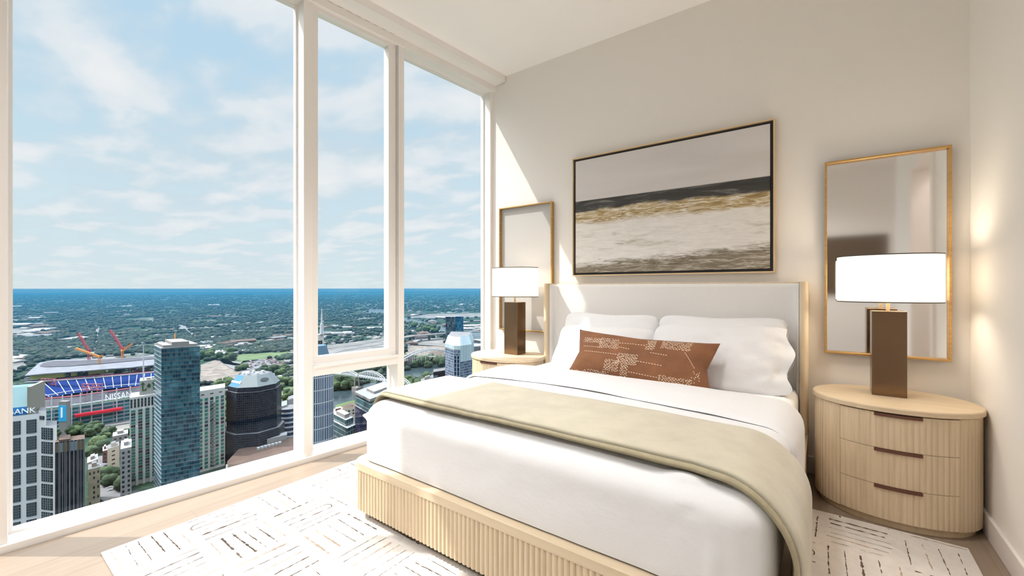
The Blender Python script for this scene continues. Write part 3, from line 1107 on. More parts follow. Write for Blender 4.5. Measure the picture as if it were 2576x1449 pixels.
# ================================================================== NIGHTSTANDS
NA, NB_ = 0.312, 0.25
def ell(a_, k=1.0, d=0.0):
    """superellipse point at parameter a_, offset outwards by d"""
    c_, s_ = math.cos(a_), math.sin(a_)
    ex = 2 / 2.08
    x = NA * k * math.copysign(abs(c_) ** ex, c_)
    y = NB_ * k * math.copysign(abs(s_) ** ex, s_)
    nx, ny = x / NA ** 2, y / NB_ ** 2
    l = math.hypot(nx, ny)
    return (x + nx / l * d, y + ny / l * d)
def ell_samples(a0_, a1_, n):
    return [a0_ + (a1_ - a0_) * i / n for i in range(n + 1)]
def flute(acc_, amp=0.004, pitch=0.021):
    return -amp * 0.7 * (1 - abs(math.sin(PI * acc_ / pitch))) ** 1.4
def make_nightstand(loc, label):
    e = empty('nightstand', loc)
    tag(e, label, 'nightstand', 'oval oak nightstands')
    n = 240
    # plinth and top
    MB().loft([[(*ell(2 * PI * i / 72, 1.0, -0.022), z_) for i in range(72)] for z_ in (0.0, 0.034)]).build('plinth', OAK, e, smooth=False)
    MB().loft([[(*ell(2 * PI * i / 120, 1.0, d_), z_) for i in range(120)] for d_, z_ in ((0.004, 0.529), (0.009, 0.532), (0.009, 0.550), (0.005, 0.555))]).build('top', OAKX, e)
    # carcass: fluted sides, set back behind the drawers
    aL = 1.5 * PI - math.asin(0.205 / NA)
    aR = 1.5 * PI + math.asin(0.205 / NA)
    acc_ = 0
    pts = []
    N = 420
    prev = None
    for i in range(N):
        a_ = aR + (2 * PI) * i / N
        p = ell(a_)
        if prev:
            acc_ += math.hypot(p[0] - prev[0], p[1] - prev[1])
        prev = p
        am = a_ % (2 * PI)
        if aL < am < aR:
            pts.append(ell(a_, 1.0, -0.022))
        else:
            pts.append(ell(a_, 1.0, flute(acc_) - 0.001))
    o = MB().loft([[(*p, z_) for p in pts] for z_ in (0.034, 0.526)]).build('carcass', OAK, e)
    smooth_by_angle(o, 50)
    MB().loft([[(*ell(2 * PI * i / 72, 1.0, -0.010), z_) for i in range(72)] for z_ in (0.526, 0.529)]).build('shadow_gap', mat('gap_shade_brown', (0.16, 0.09, 0.05), 0.7), e)  # reveal under the top, its shade put into a dark brown
    zs = [(0.038, 0.1915), (0.1935, 0.3605), (0.3625, 0.524)]
    g = 0.006
    for (za, zb) in zs:
        m_ = MB()
        M_ = 200
        outp, inp = [], []
        acc_ = 0
        prev = None
        for i in range(M_ + 1):
            a_ = aL + g + (aR - aL - 2 * g) * i / M_
            p = ell(a_)
            if prev:
                acc_ += math.hypot(p[0] - prev[0], p[1] - prev[1])
            prev = p
            outp.append(ell(a_, 1.0, flute(acc_) + 0.001))
            inp.append(ell(a_, 1.0, -0.0205))
        m_.loft([[(*p, za) for p in outp], [(*p, zb) for p in outp], [(*p, zb) for p in inp], [(*p, za) for p in inp], [(*p, za) for p in outp]], cap=False, closed=False)
        for k in (0, -1):
            m_.poly([(*outp[k], za), (*outp[k], zb), (*inp[k], zb), (*inp[k], za)])
        d_ = m_.build('drawer', OAK, e)
        smooth_by_angle(d_, 50)
        # slim lip pull let into the upper edge
        m_ = MB()
        q0, q1 = 1.5 * PI - math.asin(0.077 / NA), 1.5 * PI + math.asin(0.077 / NA)
        oo = [ell(q0 + (q1 - q0) * i / 24, 1.0, 0.0075) for i in range(25)]
        ii = [ell(q0 + (q1 - q0) * i / 24, 1.0, -0.004) for i in range(25)]
        m_.loft([[(*p, zb - 0.013) for p in oo], [(*p, zb + 0.0003) for p in oo], [(*p, zb + 0.0003) for p in ii], [(*p, zb - 0.013) for p in ii], [(*p, zb - 0.013) for p in oo]], cap=False, closed=False)
        for k in (0, -1):
            m_.poly([(*oo[k], zb - 0.013), (*oo[k], zb), (*ii[k], zb), (*ii[k], zb - 0.013)])
        h_ = m_.build('handle', DARKM, d_)
        h_['label'] = 'dark brown lip pull'
    return e
make_nightstand((0.2586, 2.84, 0), 'oval fluted oak nightstand between the bed and the greige side wall')
make_nightstand((-2.115, 2.80, 0), 'oval fluted oak nightstand in the corner by the windows')

# ================================================================== TABLE LAMPS
def make_lamp(loc, label, watt):
    e = empty('table_lamp', loc)
    tag(e, label, 'lamp', 'table lamps on the nightstands')
    MB().box(-0.067, 0.067, -0.060, 0.060, 0.0, 0.428).build('base', BRONZE, e, bevel=0.0025)
    MB().tube([(0, 0, 0.428), (0, 0, 0.66)], 0.008, 14).build('stem', BRASSL, e)
    a, b = 0.208, 0.155
    z0, z1 = 0.474, 0.710
    n = 72
    m_ = MB()
    def ring(k, z):
        return [((a - k) * math.cos(2 * PI * i / n), (b - k) * math.sin(2 * PI * i / n), z) for i in range(n)]
    m_.loft([ring(0, z0), ring(0, z1), ring(0.003, z1), ring(0.003, z0), ring(0, z0)], cap=False)
    s_ = m_.build('lamp_shade', SHADE, e)
    smooth_by_angle(s_, 60)
    for z in (z0, z1):
        t_ = MB().loft([ring(-0.0012, z - 0.0025), ring(-0.0012, z + 0.0025), ring(0.0045, z + 0.0025), ring(0.0045, z - 0.0025), ring(-0.0012, z - 0.0025)], cap=False).build('rim_trim', mat('charcoal_tape', (0.08, 0.075, 0.075), 0.7), s_)
    # bulb and socket
    m_ = MB()
    loops = []
    for z, r in ((0.565, 0.014), (0.575, 0.016), (0.592, 0.027), (0.612, 0.032), (0.632, 0.027), (0.645, 0.012)):
        loops.append([(r * math.cos(2 * PI * i / 16), r * math.sin(2 * PI * i / 16), z) for i in range(16)])
    m_.loft(loops)
    m_.build('bulb', mat('bulb_glow', (1, 1, 1), 0.5, emit=((1.0, 0.82, 0.6), 8.0)), e)
    # spider arms carrying the shade
    m_ = MB()
    for k in range(3):
        a_ = 2 * PI * k / 3
        m_.bar((0, 0, 0.66), ((a - 0.004) * math.cos(a_), (b - 0.004) * math.sin(a_), 0.66), 0.003)
    m_.build('shade_support', BRASSL, e)
    for dx in ((-0.06, 0.06)):
        ld = bpy.data.lights.new('lamp_bulb', 'POINT')
        ld.energy = watt / 2
        ld.color = (1.0, 0.84, 0.64)
        ld.shadow_soft_size = 0.09
        lo = bpy.data.objects.new('lamp_light', ld)
        lo.location = (dx, 0, 0.60)
        COL.objects.link(lo)
        lo.parent = e
    return e
NT = 0.5552
make_lamp((0.252, 2.905, NT), 'lit table lamp with bronze block base and white drum shade beside the side wall', 9.0)
make_lamp((-2.083, 2.86, NT), 'table lamp with block base and sunlit white drum shade beside the windows', 1.6)

# ================================================================== MIRRORS
def make_mirror(x0, x1, z0, z1, label, glass):
    e = empty('wall_mirror', ((x0 + x1) / 2, YB, (z0 + z1) / 2))
    tag(e, label, 'mirror', 'brass framed mirrors beside the bed')
    w2, h2 = (x1 - x0) / 2, (z1 - z0) / 2
    m_ = MB()
    t_, d_ = 0.011, 0.040
    m_.box(-w2, w2, -d_, -0.001, h2 - t_, h2)
    m_.box(-w2, w2, -d_, -0.001, -h2, -h2 + t_)
    m_.box(-w2, -w2 + t_, -d_, -0.001, -h2 + t_, h2 - t_)
    m_.box(w2 - t_, w2, -d_, -0.001, -h2 + t_, h2 - t_)
    m_.build('mirror_frame', BRASS, e, bevel=0.0015)
    MB().box(-w2 + t_, w2 - t_, -0.012, -0.002, -h2 + t_, h2 - t_).build('mirror_glass', glass, e)
    return e
make_mirror(-0.010, 0.510, 0.725, 1.827, 'tall brass framed mirror behind the lit lamp', MIRROR)
make_mirror(-2.410, -1.850, 0.722, 1.827, 'tall brass framed mirror, its pale reflection painted matte, behind the lamp in the window corner', mat('matte_reflection', (0.50, 0.48, 0.46), 0.35, 0.0, spec=0.6))  # flat pale colour stands in for what this mirror would reflect

# ================================================================== ART
def art_mat():
    m = bpy.data.materials.new('seascape_paint')
    m.use_nodes = True
    t = m.node_tree
    b = t.nodes['Principled BSDF']
    b.inputs['Roughness'].default_value = 0.65
    co = coords(t)
    x, y, z = sep(t, co)
    u = math_n(t, 'ADD', math_n(t, 'DIVIDE', x, 1.34), 0.5)      # 0..1 across
    v = math_n(t, 'ADD', math_n(t, 'DIVIDE', z, 0.89), 0.5)      # 0..1 up
    uv = comb(t, u, v, 0)
    wv = noise_n(t, mapping(t, uv, scale=(2.5, 9, 1)), 1.5, 6, 0.6, 0.8)
    fine = noise_n(t, mapping(t, uv, scale=(5, 22, 1)), 1.8, 8, 0.7, 1.4)
    vw = math_n(t, 'ADD', v, math_n(t, 'MULTIPLY', math_n(t, 'SUBTRACT', wv, 0.5), 0.10))
    sky = ramp(t, noise_n(t, mapping(t, uv, scale=(0.8, 2.5, 1)), 1.4, 4, 0.5, 0.6), [(0.3, (0.60, 0.57, 0.56)), (0.6, (0.68, 0.65, 0.65)), (0.8, (0.74, 0.71, 0.70))])
    sea = ramp(t, fine, [(0.30, (0.16, 0.14, 0.10)), (0.44, (0.53, 0.50, 0.43)), (0.56, (0.72, 0.69, 0.64)), (0.7, (0.78, 0.75, 0.72))])
    foam = ramp(t, fine, [(0.20, (0.55, 0.52, 0.46)), (0.42, (0.72, 0.69, 0.65)), (0.62, (0.80, 0.77, 0.74))])
    gold = ramp(t, fine, [(0.28, (0.17, 0.11, 0.04)), (0.44, (0.36, 0.25, 0.11)), (0.53, (0.58, 0.48, 0.30)), (0.60, (0.76, 0.73, 0.68))])
    dark = ramp(t, noise_n(t, mapping(t, uv, scale=(3, 12, 1)), 1.6, 6, 0.6, 1.0), [(0.35, (0.030, 0.030, 0.028)), (0.55, (0.055, 0.052, 0.050)), (0.70, (0.20, 0.20, 0.19))])
    brown = ramp(t, fine, [(0.3, (0.09, 0.075, 0.045)), (0.5, (0.24, 0.20, 0.14)), (0.66, (0.55, 0.51, 0.44))])
    low_ = math_n(t, 'ADD', vw, math_n(t, 'MULTIPLY', math_n(t, 'SUBTRACT', 0.62, u), 0.10))
    low_ = math_n(t, 'ADD', low_, math_n(t, 'MULTIPLY', math_n(t, 'SUBTRACT', fine, 0.5), 0.16))
    base = mixc(t, ramp(t, low_, [(0.09, 0.0), (0.15, 1.0)]), brown, foam)
    # streaks in the middle of the foam
    mid = math_n(t, 'MULTIPLY', ramp(t, vw, [(0.16, 0.0), (0.26, 1.0), (0.31, 1.0), (0.37, 0.0)]), ramp(t, wv, [(0.50, 0.0), (0.60, 1.0)]))
    base = mixc(t, math_n(t, 'MULTIPLY', mid, 0.75), base, sea)
    base = mixc(t, ramp(t, vw, [(0.415, 0.0), (0.46, 1.0)]), base, gold)
    base = mixc(t, ramp(t, vw, [(0.535, 0.0), (0.555, 1.0)]), base, dark)
    base = mixc(t, ramp(t, v, [(0.638, 0.0), (0.642, 1.0)]), base, sky)
    t.links.new(base, b.inputs['Base Color'])
    return m
ax0, ax1, az0, az1 = -1.655, -0.256, 1.195, 2.143
e = empty('wall_art', ((ax0 + ax1) / 2, YB, (az0 + az1) / 2))
tag(e, 'large abstract seascape canvas in a thin gold frame above the headboard', 'painting')
w2, h2 = (ax1 - ax0) / 2, (az1 - az0) / 2
m_ = MB()
t_ = 0.009
for (x0, x1, z0, z1) in ((-w2, w2, h2 - t_, h2), (-w2, w2, -h2, -h2 + t_), (-w2, -w2 + t_, -h2 + t_, h2 - t_), (w2 - t_, w2, -h2 + t_, h2 - t_)):
    m_.box(x0, x1, -0.042, -0.001, z0, z1)
m_.build('picture_frame', BRASSL, e, bevel=0.0012)
MB().box(-w2 + t_, w2 - t_, -0.020, -0.002, -h2 + t_, h2 - t_).build('liner', BLACKT, e)
MB().box(-w2 + 0.026, w2 - 0.026, -0.034, -0.0205, -h2 + 0.026, h2 - 0.026).build('canvas', art_mat(), e, bevel=0.002)
# ================================================================== THE CITY BELOW
HG = 150.0
ZG = EYE - HG
FW = Vector((-math.sin(TH), math.cos(TH), 0))     # direction the room looks
RT = Vector((math.cos(TH), math.sin(TH), 0))
def cp(px, t):
    """plan position on the bearing px at distance t"""
    q = RT * ((px - CX) / FPX * t) + FW * t
    return (q.x, q.y)
def cg(px, py, h=0.0):
    """plan position of a point seen at (px, py) standing h above the ground"""
    t = (HG - h) * FPX / (py - CY)
    return cp(px, t)
def tz(py, t):
    return EYE - (py - CY) / FPX * t
def P3(xy, h):
    return (xy[0], xy[1], ZG + h)
def nearest(a, b):
    return math.hypot(a[0] - b[0], a[1] - b[1])

CK = 0.42
def cmat(name, color=(0.8,) * 3, *a, **k):
    return mat(name, tuple(x * CK for x in color), *a, **k)

# ---- land
def ground_mat():
    m = bpy.data.materials.new('landscape')
    m.use_nodes = True
    t = m.node_tree
    b = t.nodes['Principled BSDF']
    b.inputs['Roughness'].default_value = 0.95
    b.inputs['Specular IOR Level'].default_value = 0.1
    co = coords(t)
    big = noise_n(t, mapping(t, co, scale=(0.0007,) * 3), 1.0, 5, 0.6, 0.5)
    mid = noise_n(t, mapping(t, co, scale=(0.006,) * 3), 1.0, 6, 0.65, 0.4)
    fine = noise_n(t, mapping(t, co, scale=(0.05,) * 3), 1.0, 5, 0.7)
    forest = ramp(t, fine, [(0.3, (0.006, 0.018, 0.016)), (0.5, (0.015, 0.036, 0.024)), (0.7, (0.04, 0.065, 0.03))])
    vor = t.nodes.new('ShaderNodeTexVoronoi')
    vor.inputs['Scale'].default_value = 0.03
    t.links.new(co, vor.inputs['Vector'])
    town = ramp(t, vor.outputs['Distance'], [(0.0, (0.30, 0.30, 0.30)), (0.18, (0.20, 0.20, 0.19)), (0.26, (0.02, 0.045, 0.028))])
    town2 = ramp(t, fine, [(0.35, (0.03, 0.05, 0.035)), (0.5, (0.12, 0.12, 0.11)), (0.62, (0.26, 0.25, 0.235))])
    s1 = ramp(t, mid, [(0.50, 0.0), (0.60, 1.0)])
    s2 = ramp(t, big, [(0.50, 0.0), (0.60, 1.0)])
    c = mixc(t, math_n(t, 'MULTIPLY', s1, 0.75), forest, town)
    c = mixc(t, math_n(t, 'MULTIPLY', s2, s1), c, town2)
    t.links.new(c, b.inputs['Base Color'])
    return m
mb = MB()
N = 96
RAD = 18900.0
rings = [0.0, 300, 900, 2500, 6000, 12000, RAD]
for k in range(1, len(rings)):
    r0, r1 = rings[k - 1], rings[k]
    for i in range(N):
        a0_, a1_ = 2 * PI * i / N, 2 * PI * (i + 1) / N
        if r0 == 0:
            mb.poly([(0, 0, ZG), (r1 * math.cos(a0_), r1 * math.sin(a0_), ZG), (r1 * math.cos(a1_), r1 * math.sin(a1_), ZG)])
        else:
            mb.quad((r0 * math.cos(a0_), r0 * math.sin(a0_), ZG), (r1 * math.cos(a0_), r1 * math.sin(a0_), ZG), (r1 * math.cos(a1_), r1 * math.sin(a1_), ZG), (r0 * math.cos(a1_), r0 * math.sin(a1_), ZG))
GROUNDM = ground_mat()
struct(mb.build('terrain', GROUNDM))

# ---- thin blue haze over the far land (a real volume, the same from everywhere)
def haze_mat():
    m = bpy.data.materials.new('blue_haze')
    m.use_nodes = True
    t = m.node_tree
    t.nodes.clear()
    v = t.nodes.new('ShaderNodeVolumeScatter')
    v.inputs['Color'].default_value = (0.045, 0.23, 0.38, 1)
    v.inputs['Density'].default_value = 1 / 6000.0
    v.inputs['Anisotropy'].default_value = 0.0
    ab = t.nodes.new('ShaderNodeVolumeAbsorption')
    ab.inputs['Color'].default_value = (0.045, 0.23, 0.38, 1)
    ab.inputs['Density'].default_value = 1 / 6000.0
    ad = t.nodes.new('ShaderNodeAddShader')
    t.links.new(v.outputs[0], ad.inputs[0])
    t.links.new(ab.outputs[0], ad.inputs[1])
    o = t.nodes.new('ShaderNodeOutputMaterial')
    t.links.new(ad.outputs[0], o.inputs['Volume'])
    return m
mb = MB()
rin, rout = 650.0, 18950.0
L = []
for r, z in ((rin, ZG - 4), (rout, ZG - 4), (rout, ZG + 135), (rin, ZG + 135), (rin, ZG - 4)):
    L.append([(r * math.cos(2 * PI * i / 64), r * math.sin(2 * PI * i / 64), z) for i in range(64)])
mb.loft(L, cap=False)
hz = mb.build('haze', haze_mat())
weld(hz, 0.01)
hz.data.shade_flat()
tag(hz, 'thin blue haze lying over the distant land', 'haze', kind='stuff')

# ---- flat ground features
def flat(name, pix, h, m, mbx=None):
    pts = [P3(cg(x, y, 0), h) for x, y in pix]
    return MB().poly(pts).build(name, m)
WATER = cmat('river_water', (0.07, 0.115, 0.135), 0.16, spec=0.8, bump=(0.15, 0.25, 0.6))
ASPH = cmat('asphalt', (0.27, 0.275, 0.29), 0.9, var=(0.08, 0.15, (1, 1, 1)))
CONC = cmat('pale_concrete', (0.28, 0.27, 0.25), 0.9, var=(0.03, 0.45, (1, 1, 1)))
DIRT = cmat('building_site', (0.34, 0.29, 0.245), 0.95, var=(0.09, 0.5, (1, 1, 1)))
GRASSM = cmat('mown_grass', (0.16, 0.25, 0.09), 0.95, var=(0.03, 0.35, (1, 1, 1)))
river = [
    [(836, 1030), (836, 988), (883, 976), (932, 965), (985, 956), (1021, 935), (1053, 925), (1083, 911), (1118, 905), (1187, 880), (1187, 846), (1240, 842), (1252, 900), (1190, 915), (1118, 932), (1087, 944), (1053, 950), (1023, 962), (960, 1005), (905, 1040)],
    [(1187, 880), (1187, 846), (1150, 842), (1117, 838), (1099, 836), (1077, 822), (1050, 814), (1010, 805), (990, 797), (968, 790), (925, 789), (925, 776), (967, 778), (990, 789), (1023, 801), (1068, 810), (1117, 820), (1180, 828), (1252, 838), (1252, 850)]]
water_level = 0.9
for k, pr in enumerate(river):
    o = flat('river', pr, water_level if k == 0 else 0.7, WATER)
    struct(o)
fields = [
    ('field', GRASSM, [(560, 905), (600, 892), (668, 888), (745, 884), (745, 892), (660, 905), (600, 915)]),
    ('field', GRASSM, [(505, 893), (545, 890), (550, 902), (505, 908)]),
    ('field', GRASSM, [(690, 1015), (690, 985), (745, 968), (745, 1005)]),
    ('ground', DIRT, [(505, 960), (505, 918), (545, 905), (600, 925), (640, 945), (590, 975)]),
    ('ground', CONC, [(800, 895), (820, 870), (970, 850), (985, 880), (880, 905)]),
    ('ground', DIRT, [(1020, 905), (1020, 870), (1060, 868), (1125, 872), (1125, 893), (1060, 905)]),
    ('ground', CONC, [(1040, 870), (1045, 852), (1120, 850), (1120, 872)]),
    ('ground', CONC, [(1020, 799), (1080, 790), (1250, 787), (1250, 796), (1120, 801)]),
    ('ground', CONC, [(1180, 838), (1175, 818), (1250, 815), (1250, 830)]),
    ('parking_lot', ASPH, [(598, 922), (612, 908), (690, 902), (712, 920), (680, 928), (620, 930)]),
    ('parking_lot', ASPH, [(150, 1085), (160, 1055), (230, 1048), (250, 1062), (240, 1095)]),
    ('plaza', CONC, [(245, 1085), (262, 1045), (330, 1030), (330, 1085)]),
    ('field', GRASSM, [(250, 1082), (252, 1050), (262, 1048), (260, 1080)]),
    ('ground', CONC, [(18, 912), (18, 900), (60, 900), (70, 905), (66, 930), (18, 936)]),
    ('ground', CONC, [(18, 842), (18, 828), (110, 824), (120, 832), (60, 842)]),
]
for nme, m_, pr in fields:
    struct(flat(nme, pr, 0.5, m_))
def road(pix, w_, h=1.2, m_=None, name='road'):
    pts = [Vector((*cg(x, y, 0), 0)) for x, y in pix]
    mbx = MB()
    prev = None
    for i, p_ in enumerate(pts):
        d_ = (pts[min(i + 1, len(pts) - 1)] - pts[max(i - 1, 0)]).normalized()
        n_ = Vector((-d_.y, d_.x, 0)) * w_ / 2
        cur = ((p_ + n_).x, (p_ + n_).y, ZG + h), ((p_ - n_).x, (p_ - n_).y, ZG + h)
        if prev:
            mbx.quad(prev[0], prev[1], cur[1], cur[0])
        prev = cur
    return struct(mbx.build(name, m_ or ROADM))
ROADM = cmat('road_grey', (0.30, 0.30, 0.31), 0.9)
road([(452, 818), (475, 836), (505, 862), (528, 882), (560, 902), (600, 925), (650, 942), (745, 950)], 26)
road([(540, 890), (575, 915), (640, 926), (700, 930), (745, 925)], 16)
road([(745, 884), (715, 900), (745, 925)], 14)
road([(248, 826), (244, 850), (240, 880), (236, 905)], 15)
road([(625, 965), (690, 960), (745, 955)], 14)
road([(800, 900), (860, 882), (985, 862)], 14)
road([(800, 880), (900, 868), (985, 852)], 10)
road([(250, 1075), (300, 1068), (345, 1060)], 9)
road([(1020, 880), (1045, 850), (1060, 845)], 10)
road([(255, 1150), (262, 1200), (285, 1245), (315, 1262)], 16, m_=ASPH)

# ---- facade materials driven by UV metres
def facade(name, wall, glass, du, dv, wu, wv, rough=0.25, glass2=None, wallrough=0.8, metal=0.0, vertical=False, spec=0.5, big=0.0):
    wall = tuple(x * 0.75 for x in wall)
    spec *= 0.35
    m = bpy.data.materials.new(name)
    m.use_nodes = True
    t = m.node_tree
    b = t.nodes['Principled BSDF']
    uvn = coords(t, 'UV')
    u, v, _ = sep(t, uvn)
    uu = math_n(t, 'DIVIDE', u, du)
    vv = math_n(t, 'DIVIDE', v, dv)
    fu, fv = math_n(t, 'FRACT', uu), math_n(t, 'FRACT', vv)
    mu = math_n(t, 'MULTIPLY', math_n(t, 'GREATER_THAN', fu, (1 - wu) / 2), math_n(t, 'LESS_THAN', fu, (1 + wu) / 2))
    mv = math_n(t, 'MULTIPLY', math_n(t, 'GREATER_THAN', fv, (1 - wv) / 2), math_n(t, 'LESS_THAN', fv, (1 + wv) / 2))
    mk = math_n(t, 'MULTIPLY', mu, mv)
    wn_ = t.nodes.new('ShaderNodeTexWhiteNoise')
    t.links.new(comb(t, math_n(t, 'FLOOR', uu), math_n(t, 'FLOOR', vv)), wn_.inputs[0])
    g2 = glass2 or tuple(min(1, c * 2.2) for c in glass)
    gmix = mixc(t, ramp(t, wn_.outputs['Value'], [(0.2, 0.0), (1.0, 1.0)]), glass, g2)
    if big:  # lighter noise patches painted into the glass as reflections
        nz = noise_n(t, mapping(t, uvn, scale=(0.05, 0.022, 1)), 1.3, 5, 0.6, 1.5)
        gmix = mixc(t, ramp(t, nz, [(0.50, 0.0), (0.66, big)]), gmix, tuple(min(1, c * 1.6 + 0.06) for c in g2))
    t.links.new(mixc(t, mk, wall, gmix), b.inputs['Base Color'])
    rr = mixc(t, mk, (wallrough,) * 3, (rough,) * 3)
    t.links.new(rr, b.inputs['Roughness'])
    b.inputs['Metallic'].default_value = metal
    b.inputs['Specular IOR Level'].default_value = spec
    return m
ROOFW = cmat('white_roof', (0.68, 0.68, 0.67), 0.8, var=(0.15, 0.1, (1, 1, 1)))
ROOFG = cmat('grey_roof', (0.30, 0.31, 0.33), 0.85, var=(0.15, 0.25, (1, 1, 1)))
ROOFB = cmat('brown_roof', (0.20, 0.125, 0.095), 0.9, var=(0.12, 0.25, (1, 1, 1)))
CREAM = cmat('cream_stone', (0.55, 0.50, 0.41), 0.85)
STONE = cmat('grey_stone', (0.46, 0.43, 0.41), 0.85)
WHITES = cmat('white_stone', (0.62, 0.61, 0.60), 0.8)
WINDK = cmat('dark_window', (0.015, 0.028, 0.045), 0.2, spec=0.8)
WINTE = mat('teal_window', (0.02, 0.10, 0.11), 0.2, spec=0.8)
WINGR = mat('green_window', (0.02, 0.20, 0.14), 0.25, spec=0.6)
STEELW = mat('white_steel', (0.45, 0.47, 0.49), 0.6)
REDS = mat('red_steel', (0.42, 0.045, 0.055), 0.6)
PINKS = mat('pink_steel', (0.48, 0.13, 0.17), 0.6)
ORANGES = mat('orange_steel', (0.62, 0.25, 0.05), 0.6)

def walls(poly, h0, h1, fm, rm, parent, name='walls', org=None):
    """vertical prism over a plan polygon, wall faces carry metre UVs"""
    ox, oy = org or (0, 0)
    m_ = MB()
    u = 0
    n = len(poly)
    for i in range(n):
        a, b = poly[i], poly[(i + 1) % n]
        l = math.hypot(b[0] - a[0], b[1] - a[1])
        m_.quad((a[0] - ox, a[1] - oy, h0), (b[0] - ox, b[1] - oy, h0), (b[0] - ox, b[1] - oy, h1), (a[0] - ox, a[1] - oy, h1), 0,
                uv=[(u, h0), (u + l, h0), (u + l, h1), (u, h1)])
        u += l
    m_.poly([(p[0] - ox, p[1] - oy, h1) for p in poly], 1)
    return m_.build(name, [fm, rm], parent)
def block(x0, y0, x1, y1, t0, dep=None, xb=None, h=None):
    """plan of a block whose front top edge runs (x0,y0)-(x1,y1); returns (poly, height above ground)"""
    h = HG - (y0 - CY) * t0 / FPX
    t1 = t0 * (y0 - CY) / (y1 - CY)
    a, b = cp(x0, t0), cp(x1, t1)
    dx, dy = b[0] - a[0], b[1] - a[1]
    l = math.hypot(dx, dy)
    nx, ny = -dy / l, dx / l
    # the depth runs close to the line of sight of the right corner, as in the photograph where right flanks are hidden
    bl_ = math.hypot(*b)
    nx, ny = b[0] / bl_, b[1] / bl_
    dep = dep or l * 0.8
    return [a, b, (b[0] + nx * dep, b[1] + ny * dep), (a[0] + nx * dep, a[1] + ny * dep)], h
def centre(poly):
    return (sum(p[0] for p in poly) / len(poly), sum(p[1] for p in poly) / len(poly))
def building(name, label, poly, cat='building'):
    c = centre(poly)
    e = empty(name, (c[0], c[1], ZG))
    tag(e, label, cat)
    return e, c
def lerp2(a, b, t):
    return (a[0] + (b[0] - a[0]) * t, a[1] + (b[1] - a[1]) * t)
def outward(a, b, c):
    dx, dy = b[0] - a[0], b[1] - a[1]
    l = math.hypot(dx, dy)
    n = (dy / l, -dx / l)
    m_ = ((a[0] + b[0]) / 2 - c[0], (a[1] + b[1]) / 2 - c[1])
    return n if n[0] * m_[0] + n[1] * m_[1] > 0 else (-n[0], -n[1])
win_cache = {}
def window_parts(parent, c, a, b, cols, rows, h0, h1, wfrac, hfrac, mats_, limit=95, mull=(1, 1), inset=0.12, seed=1, name='window', u0=0.0, u1=1.0):
    """individual window parts on the wall a-b (plan), rows from h0 to h1"""
    rnd = random.Random(seed)
    n = outward(a, b, c)
    L = math.hypot(b[0] - a[0], b[1] - a[1]) * (u1 - u0)
    cw, rh = L / cols, (h1 - h0) / rows
    ang = math.atan2(b[1] - a[1], b[0] - a[0])
    w_, hh = cw * wfrac, rh * hfrac
    cnt = 0
    rest = MB()
    for r in range(rows):
        for k in range(cols):
            f = u0 + (u1 - u0) * (k + 0.5) / cols
            px, py = lerp2(a, b, f)
            z = h1 - (r + 0.5) * rh
            m_ = rnd.choice(mats_)
            if cnt < limit:
                key = (round(w_, 3), round(hh, 3), m_.name, mull, round(inset, 3))
                if key not in win_cache:
                    q = MB()
                    q.box(-w_ / 2, w_ / 2, -inset, inset, -hh / 2, hh / 2)
                    for i in range(1, mull[0]):
                        x = -w_ / 2 + w_ * i / mull[0]
                        q.box(x - w_ * 0.035 , x + w_ * 0.035, -inset * 1.4, inset * 1.4, -hh / 2, hh / 2, 1)
                    for i in range(1, mull[1]):
                        z_ = -hh / 2 + hh * i / mull[1]
                        q.box(-w_ / 2, w_ / 2, -inset * 1.4, inset * 1.4, z_ - 0.10, z_ + 0.10, 1)
                    win_cache[key] = q.data('window', [m_, STEELB])
                o = bpy.data.objects.new(name, win_cache[key])
                COL.objects.link(o)
                o.parent = parent
                o.location = (px - c[0] + n[0] * 0.0, py - c[1] + n[1] * 0.0, z)
                o.rotation_euler = (0, 0, ang)
                cnt += 1
            else:
                ux, uy = math.cos(ang), math.sin(ang)
                ex, ey = px - c[0], py - c[1]
                P = []
                for (s1_, s2_, s3_) in ((-1, -1, -1), (1, -1, -1), (1, 1, -1), (-1, 1, -1), (-1, -1, 1), (1, -1, 1), (1, 1, 1), (-1, 1, 1)):
                    P.append((ex + ux * s1_ * w_ / 2 + n[0] * s2_ * inset, ey + uy * s1_ * w_ / 2 + n[1] * s2_ * inset, z + s3_ * hh / 2))
                rest.hexa(P)
    if rest.v:
        o = rest.build('window_field', mats_[0], parent)
        o['kind'] = 'stuff'
STEELB = cmat('mullion_grey_blue', (0.30, 0.36, 0.42), 0.6)

def lettering(text, size, loc, ax, up, parent, m_, name='lettering', depth=0.15):
    """ax, up: world directions of the text's x and y"""
    cu = bpy.data.curves.new(name, 'FONT')
    cu.body = text
    cu.size = size
    cu.extrude = depth
    cu.align_x = 'CENTER'
    cu.align_y = 'CENTER'
    cu.resolution_u = 2
    tmp = bpy.data.objects.new(name, cu)
    COL.objects.link(tmp)
    bpy.context.view_layer.update()
    me = bpy.data.meshes.new_from_object(tmp.evaluated_get(bpy.context.evaluated_depsgraph_get()))
    bpy.data.objects.remove(tmp)
    me.materials.clear()
    me.materials.append(m_)
    o = bpy.data.objects.new(name, me)
    COL.objects.link(o)
    ax, up = Vector(ax).normalized(), Vector(up).normalized()
    nn = ax.cross(up)
    M = Matrix((ax, up, nn)).transposed().to_4x4()
    M.translation = Vector(loc)
    o.parent = parent
    o.matrix_local = M
    return o

WHITEL = mat('white_letters', (0.95, 0.95, 0.95), 0.6)
SKYB = mat('sky_blue_panel', (0.02, 0.32, 0.60), 0.5)

